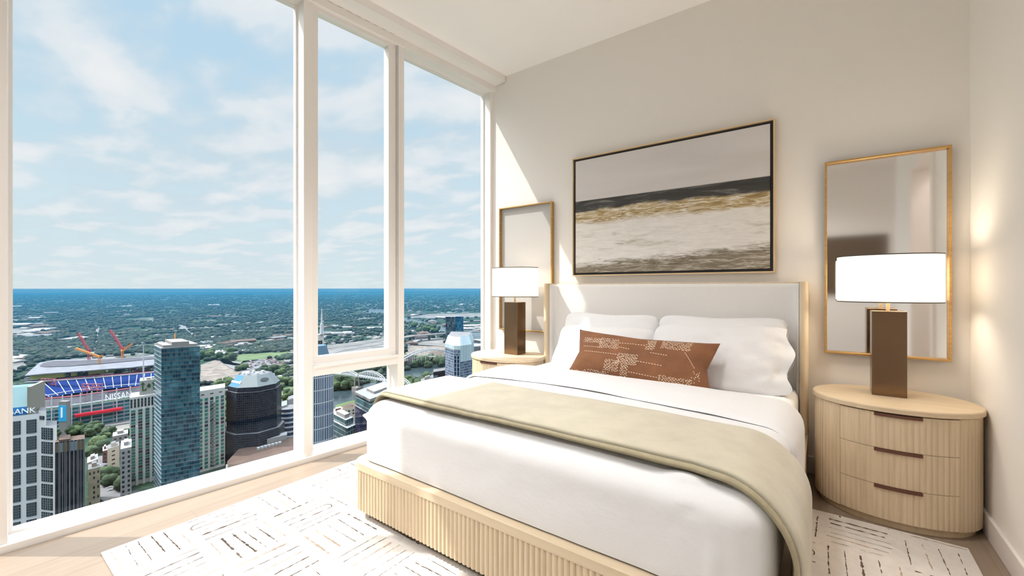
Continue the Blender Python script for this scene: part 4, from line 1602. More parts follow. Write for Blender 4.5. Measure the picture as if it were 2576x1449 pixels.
# 1 -- white gridded tower at the left edge of the view
poly, h = block(-70, 1058, 101, 1040, 250, dep=26)
e, c = building('office_tower', 'tall white gridded office tower with a blue roof sign beside the window edge', poly + [])
c = c[:2]
def loc(poly, c=c):
    return poly
FACW = mat('white_precast', (0.62, 0.60, 0.60), 0.8)
walls(poly, 0, h, FACW, ROOFG, e, 'main_block', c)
window_parts(e, c, poly[0], poly[1], 4, 8, h - 84, h - 2.2, 0.62, 0.80, [WINDK], mull=(6, 5), inset=0.35, u0=0.02, u1=0.99)
a2, b2 = poly[1], cp(143, 262)
RD = Vector((b2[0], b2[1], 0)).normalized()
w2p = [a2, b2, (b2[0] + RD.x * 16, b2[1] + RD.y * 16), (a2[0] + RD.x * 16, a2[1] + RD.y * 16)]
h2_ = HG - (1078 - CY) * 258 / FPX
walls(w2p, 0, h2_, FACW, ROOFG, e, 'stepped_wing', c)
window_parts(e, c, w2p[0], w2p[1], 1, 8, h2_ - 70, h2_ - 0.5, 0.74, 0.82, [WINDK], mull=(5, 5), inset=0.35, u0=0.0, u1=0.88)
h3_ = HG - (1040 - CY) * 258 / FPX
w3 = [lerp2(a2, b2, -0.1), lerp2(a2, b2, 0.35), (lerp2(a2, b2, 0.35)[0] + RD.x * 12, lerp2(a2, b2, 0.35)[1] + RD.y * 12), (a2[0] + RD.x * 12, a2[1] + RD.y * 12)]
walls(w3, h2_, h2_ + 9, FACW, ROOFG, e, 'roof_terrace', c)
window_parts(e, c, w3[0], w3[1], 1, 1, h2_ + 2.5, h2_ + 7, 0.6, 0.5, [WINDK], mull=(4, 1), inset=0.3)
# attic with the sign and the sloping green glass roof
at0, at1 = lerp2(poly[0], poly[1], 0.02), lerp2(poly[0], poly[1], 0.80)
n0 = outward(poly[0], poly[1], c)
def bk(p, d):
    return (p[0] - n0[0] * d, p[1] - n0[1] * d)
att = [at0, at1, bk(at1, 20), bk(at0, 20)]
att = [bk(at0, .6), bk(at1, .6), bk(at1, 20), bk(at0, 20)]
walls(att, h, h + 5.0, mat('blue_sign_band', (0.02, 0.17, 0.42), 0.5), ROOFG, e, 'sign_band', c)
TEALG = cmat('green_glass_roof', (0.30, 0.52, 0.52), 0.25)
q0, q1 = bk(at0, 0.6), bk(at1, 0.6)
r0, r1 = bk(at0, 11), bk(at1, 11)
mb = MB()
def lc(p, z):
    return (p[0] - c[0], p[1] - c[1], z)
mb.hexa([lc(q0, h + 5.0), lc(q1, h + 5.0), lc(bk(at1, 20), h + 5.0), lc(bk(at0, 20), h + 5.0), lc(bk(at0, 9), h + 16), lc(bk(at1, 9), h + 16), lc(bk(at1, 18), h + 16), lc(bk(at0, 18), h + 16)])
mb.build('glass_roof', TEALG, e)
mb = MB()
e1, e2 = at1, bk(at1, 20)
ed = Vector((poly[1][0] - poly[0][0], poly[1][1] - poly[0][1], 0)).normalized()
mb.hexa([lc(e1, h), lc((e1[0] + ed.x * 1.6, e1[1] + ed.y * 1.6), h), lc((e2[0] + ed.x * 1.6, e2[1] + ed.y * 1.6), h), lc(e2, h),
         lc(e1, h + 17), lc((e1[0] + ed.x * 1.6, e1[1] + ed.y * 1.6), h + 17), lc((e2[0] + ed.x * 1.6, e2[1] + ed.y * 1.6), h + 17), lc(e2, h + 17)])
mb.build('parapet_fin', CREAM, e)
mid = lerp2(at0, at1, 0.80)
lettering('D BANK', 4.4, lc((mid[0] + n0[0] * 0.1, mid[1] + n0[1] * 0.1), h + 2.4), ed, (0, 0, 1), e, WHITEL)

# 2 -- dark slab with brown roof
poly, h = block(139, 1113, 213, 1104, 258, dep=11)
e, c = building('office_block', 'black glass office slab with pale vertical fins and a brown roof', poly)
walls(poly, 0, h, facade('dark_slab', (0.30, 0.31, 0.33), (0.007, 0.008, 0.013), 2.1, 3.4, 0.90, 1.1, glass2=(0.03, 0.022, 0.03)), ROOFB, e, 'walls', c)
mb = MB()
for i in range(9):
    p_ = lerp2(poly[0], poly[1], i / 8)
    n_ = outward(poly[0], poly[1], c)
    mb.bar((p_[0] - c[0] + n_[0] * 0.2, p_[1] - c[1] + n_[1] * 0.2, 0), (p_[0] - c[0] + n_[0] * 0.2, p_[1] - c[1] + n_[1] * 0.2, h), 0.25, 0.4)
mb.build('fins', STEELB, e)
walls([lerp2(poly[0], poly[1], .12), lerp2(poly[0], poly[1], .5), lerp2(poly[3], poly[2], .5), lerp2(poly[3], poly[2], .12)], h, h + 1.2, ROOFB, ROOFB, e, 'roof_plant', c)
window_parts(e, c, poly[0], poly[1], 8, 1, h - 6.5, h - 0.6, 0.86, 0.95, [cmat('amber_pane', (0.25, 0.17, 0.09), 0.4), STEELB, cmat('amber_pane2', (0.12, 0.10, 0.09), 0.4)], inset=0.1, seed=4)

# 3 -- old masonry blocks between the towers
def masonry(label, x0, y0, x1, y1, t0, wallm, roofm, cols, rows, winm, dep=14, side=True, wf=0.42, hf=0.5, parapet=True, cname='masonry_building'):
    poly, h = block(x0, y0, x1, y1, t0, dep=dep)
    e, c = building(cname, label, poly)
    walls(poly, 0, h, wallm, roofm, e, 'walls', c)
    window_parts(e, c, poly[0], poly[1], cols, rows, h - rows * 3.4 - 1, h - 1.4, wf, hf, winm, limit=60)
    if side:
        window_parts(e, c, poly[0], poly[3], 3, rows, h - rows * 3.4 - 1, h - 1.4, wf, hf, winm, limit=39, name='side_window')
    walls([lerp2(poly[0], poly[2], .3), lerp2(poly[1], poly[3], .3), lerp2(poly[2], poly[0], .3), lerp2(poly[3], poly[1], .3)], h, h + 2.5, wallm, roofm, e, 'roof_hut', c)
    return e, c, poly, h
BEIGE = mat('beige_brick', (0.30, 0.25, 0.17), 0.9, var=(0.4, 0.2, (1, 1, 1)))
GREYB = mat('grey_limestone', (0.27, 0.25, 0.25), 0.9, var=(0.4, 0.15, (1, 1, 1)))
CREAMB = mat('cream_brick', (0.46, 0.40, 0.32), 0.9)
REDB = cmat('red_brick', (0.28, 0.10, 0.075), 0.9)
masonry('narrow beige brick building with dark punched windows beside the black office slab', 221, 1182, 252, 1174, 290, BEIGE, ROOFG, 3, 14, [WINDK, BEIGE, WINDK], dep=12)
masonry('cream building with sparse windows and white roof shed above the crossroads', 270, 1130, 300, 1120, 335, CREAMB, ROOFG, 1, 7, [WINDK], dep=12, wf=0.25, hf=0.3, side=False)
masonry('grey stone building with flat white roof left of the beige apartment tower', 303, 1130, 331, 1124, 296, GREYB, ROOFW, 2, 13, [WINDK], dep=22)
masonry('small white roofed brick warehouse by the crossroads', 258, 1135, 270, 1132, 360, REDB, ROOFW, 1, 3, [WINDK], dep=14, side=False)
masonry('low white roofed shop building behind the cream building', 283, 1098, 322, 1090, 372, STONE, ROOFW, 3, 2, [WINDK], dep=14, side=False)
masonry('low pale building with rooftop ducts beside the beige brick building', 219, 1165, 246, 1155, 330, STONE, ROOFW, 2, 4, [WINDK], dep=16, side=False)
masonry('white roofed building between the green windowed tower and the black octagonal tower', 568, 1075, 582, 1071, 372, STONE, ROOFW, 1, 8, [WINDK], dep=18, side=False)
masonry('low pale annex at the foot of the green windowed tower', 568, 1180, 592, 1171, 330, CREAMB, ROOFW, 2, 2, [WINDK], dep=10, side=False)

# 4 -- beige apartment towers with green windows, left and right of the blue glass tower
TANW = mat('pale_tan_panel', (0.50, 0.48, 0.45), 0.85)
poly, h = block(326, 1001, 396, 991, 322, dep=20)
e, c = building('apartment_tower', 'pale beige apartment tower with green windows and green arrow emblems on its rooftop block', poly)
walls(poly, 0, h, TANW, ROOFW, e, 'walls', c)
window_parts(e, c, poly[0], poly[1], 4, 24, 3, h - 9.5, 0.60, 0.72, [WINGR, WINDK, WINTE, WINGR, WINTE], limit=96, mull=(2, 1), inset=0.25, seed=9)
window_parts(e, c, poly[0], poly[1], 8, 1, h - 8.5, h - 1.0, 0.5, 0.85, [WINDK], limit=8, mull=(1, 3), inset=0.2, name='attic_window')
n_ = outward(poly[0], poly[1], c)
mb = MB()
for f in (0.25, 0.5, 0.75):
    p_ = lerp2(poly[0], poly[1], f)
    mb.bar((p_[0] - c[0] + n_[0] * .7, p_[1] - c[1] + n_[1] * .7, 0), (p_[0] - c[0] + n_[0] * .7, p_[1] - c[1] + n_[1] * .7, h - (22 if f == 0.25 else 9)), 1.5, 1.4)
mb.build('pilasters', TANW, e)
ph = [lerp2(poly[0], poly[1], .34), lerp2(poly[0], poly[1], 1.0), lerp2(poly[3], poly[2], 1.0), lerp2(poly[3], poly[2], .34)]
ph = [lerp2(ph[0], ph[3], .25), lerp2(ph[1], ph[2], .25), ph[2], ph[3]]
GREYP = mat('grey_render', (0.32, 0.30, 0.27), 0.9)
walls(ph, h, h + 11, GREYP, GREYP, e, 'rooftop_block', c)
GRNS = mat('emblem_green', (0.03, 0.09, 0.03), 0.8)
pd = Vector((ph[1][0] - ph[0][0], ph[1][1] - ph[0][1], 0))
PL = pd.length
pd.normalize()
def on_ph(x, z, out_=0.25):
    return (ph[0][0] + pd.x * x + n_[0] * out_ - c[0], ph[0][1] + pd.y * x + n_[1] * out_ - c[1], h + z)
def emblem(x, z0, hh, hook):
    m_ = MB()
    def pl_(pts):
        m_.loft([[on_ph(x + a, z0 + b, o_) for a, b in pts] for o_ in (0.0, 0.35)])
    pl_([(-0.4, 0), (0.4, 0), (0.4, hh - 1.2), (-0.4, hh - 1.2)])
    pl_([(-1.3, hh - 2.0), (1.3, hh - 2.0), (0, hh)])
    if hook:
        pl_([(0.4, 0), (2.2, 0.1), (2.2, 0.9), (0.4, 0.9)])
        pl_([(1.5, 0.9), (2.2, 0.9), (2.2, 1.6), (1.5, 1.6)])
    else:
        pl_([(-1.3, 0.6), (1.3, 0.6), (0, 2.2)])
    return m_.build('arrow_emblem', GRNS, e)
emblem(PL * 0.18, 3.0, 7.0, True)
emblem(PL * 0.52, 5.0, 3.6, False)
emblem(PL * 0.80, 3.0, 7.0, True)
mb = MB()
am = on_ph(PL * 0.25, 11, -3)
mb.tube([am, (am[0], am[1], am[2] + 16), (am[0], am[1], am[2] + 27)], [0.5, 0.4, 0.15], 8)
mb.build('antenna', STEELW, e)
mb = MB()
for f, s_ in ((0.5, 1.4), (0.62, 1.0), (0.82, 1.6)):
    q = on_ph(PL * f, 11, -3)
    mb.tube([q, (q[0], q[1], q[2] + s_)], [s_ * .5, s_], 10)
mb.build('satellite_dishes', STEELW, e)

poly, h = block(498, 985, 566, 974, 345, dep=18)
e, c = building('apartment_tower', 'pale beige apartment tower with bright green windows right of the blue glass tower', poly)
walls(poly, 0, h, TANW, ROOFW, e, 'walls', c)
window_parts(e, c, poly[0], poly[1], 5, 19, 2, h - 6, 0.56, 0.70, [WINGR, WINDK, WINTE, WINGR], limit=95, mull=(2, 1), inset=0.25, seed=19)
window_parts(e, c, poly[0], poly[1], 3, 1, h - 4, h - 2.6, 0.35, 0.4, [WINDK], inset=0.2, name='vent')
n_ = outward(poly[0], poly[1], c)
mb = MB()
for r in range(18):
    p_ = lerp2(poly[0], poly[1], 0.55)
    z_ = 4 + r * (h - 12) / 18
    mb.bar((p_[0] - c[0] - pd.x * 1.6 + n_[0], p_[1] - c[1] - pd.y * 1.6 + n_[1], z_), (p_[0] - c[0] + pd.x * 1.6 + n_[0], p_[1] - c[1] + pd.y * 1.6 + n_[1], z_), 1.6, 0.5)
mb.build('balconies', STONE, e)

# 5 -- blue glass tower
a_, b_, z_ = cp(406, 300), cp(503, 300 * 151.5 / 145.9), cp(388, 317.6)
h = HG - 151.5 * 300 / FPX
poly = [a_, b_, (b_[0] + z_[0] - a_[0], b_[1] + z_[1] - a_[1]), z_]
e, c = building('glass_tower', 'tall blue green glass apartment tower rising in the middle of the widest window', poly)
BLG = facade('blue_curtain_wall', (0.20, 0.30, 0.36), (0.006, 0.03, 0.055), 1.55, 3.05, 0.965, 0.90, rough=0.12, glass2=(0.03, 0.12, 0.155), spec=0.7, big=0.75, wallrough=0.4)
walls(poly, 0, h, BLG, cmat('tower_roof', (0.45, 0.47, 0.48), 0.8), e, 'walls', c)
mb = MB()
for r in range(int(h / 3.05)):
    z0_ = h - 0.2 - r * 3.05
    for (p_, q_) in ((poly[0], poly[1]), (poly[3], poly[0])):
        n_ = outward(p_, q_, c)
        mb.hexa([(p_[0] - c[0] - n_[0] * .1, p_[1] - c[1] - n_[1] * .1, z0_ - .1), (q_[0] - c[0] - n_[0] * .1, q_[1] - c[1] - n_[1] * .1, z0_ - .1), (q_[0] - c[0] + n_[0] * .45, q_[1] - c[1] + n_[1] * .45, z0_ - .1), (p_[0] - c[0] + n_[0] * .45, p_[1] - c[1] + n_[1] * .45, z0_ - .1),
                 (p_[0] - c[0] - n_[0] * .1, p_[1] - c[1] - n_[1] * .1, z0_), (q_[0] - c[0] - n_[0] * .1, q_[1] - c[1] - n_[1] * .1, z0_), (q_[0] - c[0] + n_[0] * .45, q_[1] - c[1] + n_[1] * .45, z0_), (p_[0] - c[0] + n_[0] * .45, p_[1] - c[1] + n_[1] * .45, z0_)])
mb.build('floor_slabs', cmat('slab_edge', (0.34, 0.44, 0.50), 0.5), e)
ins_ = [lerp2(p_, c, 0.10) for p_ in poly]
walls(ins_, h, h + 1.8, STONE, ROOFW, e, 'parapet', c)
walls([lerp2(ins_[0], ins_[1], .25), lerp2(ins_[0], ins_[1], .75), lerp2(ins_[3], ins_[2], .75), lerp2(ins_[3], ins_[2], .25)], h + 1.8, h + 3.8, STONE, ROOFW, e, 'plant_room', c)
mb = MB()
q = lerp2(ins_[3], ins_[2], 0.55)
mb.bar((q[0] - c[0], q[1] - c[1], h + 2), (q[0] - c[0], q[1] - c[1], h + 8), 0.5)
mb.build('roof_crane', ORANGES, e)

# 6 -- black octagonal tower
T6 = 385.0
c6 = cp(641, T6)
R6 = 21.5
oct_ = []
for k in range(8):
    an = math.radians(-61.04) + k * PI / 4
    sx_ = R6 * (1.0 if k % 2 == 0 else 1.0)
    oct_.append((c6[0] + sx_ * math.cos(an), c6[1] + sx_ * math.sin(an)))
e = empty('office_tower', (*c6, ZG))
tag(e, 'black glass eight sided office tower with a sloping pale and blue crown', 'building')
h = HG - (987 - CY) * (T6 - 19) / FPX
BLK = facade('black_curtain_wall', (0.035, 0.055, 0.09), (0.003, 0.005, 0.010), 1.5, 2.0, 0.86, 0.84, rough=0.2, glass2=(0.010, 0.016, 0.030), spec=0.5, big=0.25)
walls(oct_, 0, h, BLK, ROOFG, e, 'walls', c6)
def shrink(P, k):
    return [lerp2(c6, p_, k) for p_ in P]
walls(shrink(oct_, 0.95), h, h + 4, BLK, ROOFG, e, 'attic', c6)
low, top_ = shrink(oct_, 0.92), shrink(oct_, 0.60)
CRP = cmat('crown_pale', (0.38, 0.44, 0.44), 0.6)
CRB = mat('crown_blue', (0.02, 0.14, 0.29), 0.5)
mb = MB()
best = sorted(range(8), key=lambda k: -((oct_[k][0] + oct_[(k + 1) % 8][0]) / 2 - c6[0]) * (-FW.x * 0.866 - 0.5 * RT.x) - ((oct_[k][1] + oct_[(k + 1) % 8][1]) / 2 - c6[1]) * (-FW.y * 0.866 - 0.5 * RT.y))[0]
for k in range(8):
    a, b, b2_, a2_ = low[k], low[(k + 1) % 8], top_[(k + 1) % 8], top_[k]
    mb.quad((a[0] - c6[0], a[1] - c6[1], h + 4), (b[0] - c6[0], b[1] - c6[1], h + 4), (b2_[0] - c6[0], b2_[1] - c6[1], h + 13), (a2_[0] - c6[0], a2_[1] - c6[1], h + 13), 1 if k == best else 0)
mb.poly([(p_[0] - c6[0], p_[1] - c6[1], h + 12.5) for p_ in top_], 2)
mb.build('sloping_crown', [CRP, CRB, ROOFG], e)
a, b = low[best], low[(best + 1) % 8]
a2_, b2_ = top_[best], top_[(best + 1) % 8]
if (b[0] - a[0]) * RT.x + (b[1] - a[1]) * RT.y < 0:
    a, b, a2_, b2_ = b, a, b2_, a2_
axd = Vector((b[0] - a[0], b[1] - a[1], 0)).normalized()
m0 = Vector(((a[0] + b[0]) / 2, (a[1] + b[1]) / 2, h + 4))
m1 = Vector(((a2_[0] + b2_[0]) / 2, (a2_[1] + b2_[1]) / 2, h + 13))
upd = (m1 - m0).normalized()
nn = axd.cross(upd)
lp = m0.lerp(m1, 0.42) + nn * 0.25
lettering('wework', 4.3, (lp.x - c6[0], lp.y - c6[1], lp.z), axd, upd, e, WHITEL)
# dark emblem on the next face
k2 = None
for k in range(8):
    ctr = Vector(((low[k][0] + low[(k + 1) % 8][0]) / 2 - c6[0], (low[k][1] + low[(k + 1) % 8][1]) / 2 - c6[1], 0)).normalized()
    if ctr.dot((RT * 0.866 - FW * 0.5).normalized()) > 0.95:
        k2 = k
if k2 is not None:
    a, b = low[k2], low[(k2 + 1) % 8]
    a2_, b2_ = top_[k2], top_[(k2 + 1) % 8]
    if (b[0] - a[0]) * RT.x + (b[1] - a[1]) * RT.y < 0:
        a, b, a2_, b2_ = b, a, b2_, a2_
    axd = Vector((b[0] - a[0], b[1] - a[1], 0)).normalized()
    m0 = Vector(((a[0] + b[0]) / 2, (a[1] + b[1]) / 2, h + 4))
    m1 = Vector(((a2_[0] + b2_[0]) / 2, (a2_[1] + b2_[1]) / 2, h + 13))
    upd = (m1 - m0).normalized()
    nn = axd.cross(upd)
    lp = m0.lerp(m1, 0.5) + nn * 0.3
    mb = MB()
    L = []
    for o_ in (0, 0.3):
        L.append([tuple(lp + axd * (3.6 * math.cos(2 * PI * i / 20)) + upd * (1.7 * math.sin(2 * PI * i / 20)) + nn * o_ - Vector((c6[0], c6[1], 0))) for i in range(20)])
    mb.loft(L)
    mb.build('oval_emblem', BLACKT, e)
mb = MB()
rnd = random.Random(3)
for i in range(7):
    x, y = rnd.uniform(-8, 8), rnd.uniform(-8, 8)
    s_ = rnd.uniform(1, 2.4)
    mb.box(x - s_, x + s_, y - s_ * .6, y + s_ * .6, h + 12.5, h + 12.5 + rnd.uniform(1, 2.5))
mb.build('roof_plant', STEELW, e)
walls(shrink(oct_, 1.12), 0, h * 0.42, BLK, ROOFG, e, 'lower_shoulder', c6)

# 7 -- banded round building and the brown podium
T7 = 425.0
c7 = cp(727, T7)
e = empty('office_building', (*c7, ZG))
tag(e, 'curved office building with white and navy bands right of the black octagonal tower', 'building')
h = HG - (1024 - CY) * T7 / FPX
cir = [(c7[0] + 9.5 * math.cos(2 * PI * k / 28), c7[1] + 9.5 * math.sin(2 * PI * k / 28)) for k in range(28)]
walls(cir, 0, h, facade('banded_wall', (0.62, 0.64, 0.67), (0.015, 0.025, 0.06), 200, 4.6, 1.1, 0.62, glass2=(0.03, 0.05, 0.10)), ROOFG, e, 'rotunda', c7)
p7, h7 = block(703, 1030, 722, 1024, 418, dep=20)
walls(p7, 0, h + 2, WHITES, cmat('seafoam_roof', (0.38, 0.48, 0.46), 0.8), e, 'stair_block', c7)
p7, h7 = block(724, 1014, 760, 1002, 440, dep=16)
walls(p7, 0, h + 3, WHITES, ROOFG, e, 'rear_block', c7)
pod = [cg(578, 1196, 14), cg(745, 1150, 14), cg(745, 1098, 14), cg(600, 1130, 14), cg(572, 1160, 14)]
e, c = building('podium_building', 'wide low building with a brown roof in front of the black octagonal tower', pod)
walls(pod, 0, 14, CREAMB, ROOFB, e, 'walls', c)
q, hq = block(672, 1145, 722, 1132, 372, dep=9)
walls(q, 14, 18, WHITES, ROOFW, e, 'white_roof_hut', c)
mb = MB()
for i in range(7):
    x, y = cg(650 + i * 9, 1130 - i * 2.4, 14)
    mb.box(x - c[0] - 1, x - c[0] + 1, y - c[1] - 1, y - c[1] + 1, 14, 15.6)
mb.build('roof_vents', STEELW, e)

# 8 -- striped tower, blue roofed stone tower, glass and navy buildings seen past the central mullion
poly, h = block(780, 946, 812, 940, 330, dep=24)
t8 = 330
e, c = building('striped_tower', 'round cornered tower with white frames and blue vertical stripes behind the low window', poly)
c8 = cp(799, 342)
PT = []
for k in range(32):
    an = 2 * PI * k / 32
    PT.append((c8[0] + 10.8 * math.copysign(abs(math.cos(an)) ** 0.7, math.cos(an)), c8[1] + 10.8 * math.copysign(abs(math.sin(an)) ** 0.7, math.sin(an))))
e.location = (*c8, ZG)
c = c8
walls(PT, 8, 86, facade('striped_wall', (0.58, 0.60, 0.64), (0.012, 0.02, 0.06), 1.55, 10.0, 0.52, 0.93, glass2=(0.03, 0.06, 0.13)), ROOFG, e, 'walls', c)
walls([lerp2(c8, p_, 1.04) for p_ in PT], 0, 10, REDB, ROOFB, e, 'brick_base', c)
# blue pitched crown
mb = MB()
L = [[(p_[0] - c[0], p_[1] - c[1], 86) for p_ in [lerp2(c8, q_, 0.98) for q_ in PT]], [(p_[0] - c[0], p_[1] - c[1], 104) for p_ in [lerp2(c8, q_, 0.55) for q_ in PT]]]
mb.loft(L)
mb.build('blue_crown', cmat('blue_metal_roof', (0.13, 0.28, 0.42), 0.5), e)

poly, h = block(792, 846, 815, 843, 560, dep=14)
e, c = building('spire_building', 'pale stone building with a tall thin spire seen through the openable window', poly)
h = HG - (843 - CY) * 560 / FPX
walls(poly, 0, h, TANW, ROOFW, e, 'walls', c)
window_parts(e, c, poly[0], poly[1], 1, 1, h - 14, h - 8, 0.6, 0.9, [WINDK], mull=(3, 2), inset=0.3, name='arched_window')
m_ = MB()
q = ((poly[0][0] * .25 + poly[1][0] * .75) - c[0], (poly[0][1] * .25 + poly[1][1] * .75) - c[1])
L = []
for z_, s_ in ((h, 2.6), (h + 14, 2.2), (h + 14.1, 1.3), (h + 22, 1.0), (h + 36, 0.12)):
    L.append([(q[0] + s_ * math.cos(2 * PI * k / 8), q[1] + s_ * math.sin(2 * PI * k / 8), z_) for k in range(8)])
m_.loft(L)
m_.build('spire', STEELW, e)

poly, h = block(826, 1052, 872, 1076, 400, dep=26)
TEALB = facade('teal_glass_wall', (0.40, 0.44, 0.46), (0.012, 0.05, 0.06), 3.0, 4.4, 0.86, 0.86, glass2=(0.03, 0.11, 0.13), rough=0.15)
e, c = building('glass_office', 'low teal glass office with white roof terrace behind the low window', poly)
a, b, d_ = cg(826, 1053, 34), cg(873, 1078, 34), cg(900, 1066, 34)
poly = [a, b, d_, (a[0] + d_[0] - b[0], a[1] + d_[1] - b[1])]
c = centre(poly)
e.location = (*c, ZG)
walls(poly, 0, 34, TEALB, ROOFW, e, 'walls', c)
up_ = [lerp2(p_, c, 0.3) for p_ in poly]
walls(up_, 34, 39, TEALB, ROOFW, e, 'upper_storey', c)
walls([lerp2(p_, c, 0.55) for p_ in poly], 39, 42, WHITES, ROOFW, e, 'plant_room', c)

a, b, d_ = cg(893, 985, 62), cg(931, 1004, 62), cg(1006, 975, 62)
poly = [a, b, d_, (a[0] + d_[0] - b[0], a[1] + d_[1] - b[1])]
e, c = building('dark_office', 'dark navy glass office with a flat grey roof behind the low window', poly)
NAVY = facade('navy_glass_wall', (0.02, 0.03, 0.06), (0.012, 0.018, 0.045), 2.6, 4.2, 0.93, 0.93, glass2=(0.035, 0.03, 0.075), rough=0.12, big=0.15)
walls(poly, 0, 50, NAVY, ROOFW, e, 'walls', c)
topb = [lerp2(p_, c, 0.05) for p_ in poly]
walls(topb, 50, 60, TEALB, ROOFW, e, 'glass_attic', c)
walls([lerp2(c, p_, 1.02) for p_ in poly], 60, 62, STONE, cmat('pale_grey_roof', (0.44, 0.46, 0.48), 0.8), e, 'roof_slab', c)
walls([lerp2(p_, c, 0.5) for p_ in poly], 62, 64, STONE, ROOFW, e, 'roof_deck', c)
a, b, d_ = cg(1010, 969, 40), cg(1043, 976, 40), cg(1046, 973, 40)

# low riverside buildings and amphitheatre lawn
poly, h = block(833, 1042, 862, 1035, 520, dep=18)
masonry('red brick warehouse with pale windows by the river behind the low window', 833, 1040, 868, 1033, 440, REDB, ROOFW, 6, 3, [WHITES, WINDK], dep=16, side=False, wf=.5)
masonry('low white and red riverside building beside the navy office', 862, 1030, 894, 1024, 450, CREAMB, ROOFB, 3, 2, [WINDK], dep=16, side=False)
struct(flat('lawn', [(838, 1040), (845, 1022), (893, 1008), (893, 1030)], 1.6, GRASSM))

# 9 -- towers in the narrow right window
poly, h = block(1121, 797, 1166, 797, 520, dep=22)
e, c = building('glass_tower', 'slim dark blue glass tower with mirrored facade behind the silver crowned tower', poly)
walls(poly, 0, h, facade('slim_wall_a', (0.05, 0.10, 0.16), (0.012, 0.035, 0.065), 2.0, 3.4, 0.9, 0.85, glass2=(0.10, 0.16, 0.17), rough=0.12, big=0.3), ROOFG, e, 'walls', c)
nn_ = outward(poly[0], poly[1], c)
q0_, q1_ = lerp2(poly[0], poly[1], 0.56), poly[1]
w_ = [(q0_[0] + nn_[0] * 1.5, q0_[1] + nn_[1] * 1.5), (q1_[0] + nn_[0] * 1.5, q1_[1] + nn_[1] * 1.5), q1_, q0_]
walls(w_, 0, h + 0.5, facade('slim_wall_b', (0.03, 0.14, 0.26), (0.006, 0.05, 0.12), 2.2, 3.4, 0.92, 0.85, glass2=(0.03, 0.16, 0.24), rough=0.12, big=0.3), ROOFG, e, 'blue_bay', c)

t9 = 430
a, b = cp(1120, t9 * 1.02), cp(1186, t9)
m9 = cp(1142, t9 * 0.975)
m9b = cp(1158, t9 * 0.972)
bb = cp(1192, t9 * 1.12)
ab = cp(1130, t9 * 1.14)
poly = [a, m9, m9b, b, bb, ab]
e, c = building('office_tower', 'blue grey glass tower with a pale ribbed silver crown in the narrow right window', poly)
hA = HG - (866 - CY) * t9 / FPX
GRD = facade('grid_wall', (0.28, 0.34, 0.42), (0.012, 0.028, 0.07), 1.9, 2.6, 0.78, 0.74, glass2=(0.12, 0.17, 0.24), rough=0.15, big=0.3)
walls(poly, 0, hA, GRD, ROOFG, e, 'walls', c)
RIB = facade('ribbed_crown', (0.50, 0.58, 0.60), (0.30, 0.38, 0.42), 1.8, 60, 0.7, 1.1, glass2=(0.42, 0.52, 0.56), rough=0.4)
mb = MB()
hT = HG - (842 - CY) * (t9 * 1.03) / FPX
lowr, topr = [lerp2(c, p_, 1.0) for p_ in poly], [lerp2(c, p_, 0.80) for p_ in poly]
for k in range(6):
    a_, b_ = lowr[k], lowr[(k + 1) % 6]
    a2_, b2_ = topr[k], topr[(k + 1) % 6]
    hk = hA - (16 if k in (2, 3) else 4)
    l_ = math.hypot(b_[0] - a_[0], b_[1] - a_[1])
    s_ = 1.012
    a_, b_ = lerp2(c, a_, s_), lerp2(c, b_, s_)
    mb.quad(lc(a_, hk), lc(b_, hk), lc(b_, hA), lc(a_, hA), 0, uv=[(0, 0), (l_, 0), (l_, 9), (0, 9)])
    mb.quad(lc(a_, hA), lc(b_, hA), lc(b2_, hT), lc(a2_, hT), 0, uv=[(0, 0), (l_, 0), (l_, 9), (0, 9)])
mb.poly([lc(p_, hT - .5) for p_ in topr], 1)
mb.build('silver_crown', [RIB, ROOFG], e)
poly2 = [m9, m9b, (m9b[0] - nn_[0] * 3, m9b[1] - nn_[1] * 3), (m9[0] - nn_[0] * 3, m9[1] - nn_[1] * 3)]
nA = outward(m9, m9b, c)
w_ = [(m9[0] + nA[0] * .4, m9[1] + nA[1] * .4), (m9b[0] + nA[0] * .4, m9b[1] + nA[1] * .4), m9b, m9]
walls(w_, 0, hA - 10, facade('notch_wall', (0.30, 0.36, 0.42), (0.006, 0.015, 0.04), 3.0, 4, 0.7, 0.9, rough=0.15), ROOFG, e, 'recessed_bay', c)

poly, h = block(1090, 936, 1122, 931, 460, dep=16)
e, c = building('office_block', 'small dark office block with pale side wall beside the silver crowned tower', poly)
walls(poly, 0, h, facade('dark_block_wall', (0.03, 0.04, 0.06), (0.008, 0.010, 0.02), 3, 3.6, 0.9, 0.9), ROOFG, e, 'walls', c)
a, b = lerp2(poly[0], poly[1], 0.0), lerp2(poly[0], poly[1], 0.33)
n_ = outward(poly[0], poly[1], c)
walls([(a[0] + n_[0] * .5, a[1] + n_[1] * .5), (b[0] + n_[0] * .5, b[1] + n_[1] * .5), b, a], 0, h - 4, cmat('pale_blue_wall', (0.34, 0.40, 0.48), 0.8), ROOFG, e, 'pale_wall', c)
masonry('low beige riverside building with flat roof in the narrow right window', 1058, 962, 1090, 950, 470, CREAMB, ROOFG, 2, 1, [WINDK], dep=18, side=False)
poly, h = block(1142, 950, 1200, 938, 415, dep=14)
e, c = building('low_building', 'low white roofed building at the foot of the silver crowned tower', poly)
walls(poly, 0, h, WHITES, ROOFW, e, 'walls', c)
walls([lerp2(p_, c, 0.4) for p_ in poly], h, h + 3, STONE, ROOFW, e, 'roof_hut', c)
poly, h = block(1222, 822, 1262, 820, 620, dep=22)
e, c = building('apartment_block', 'dark maroon apartment block at the edge of the narrow right window', poly)
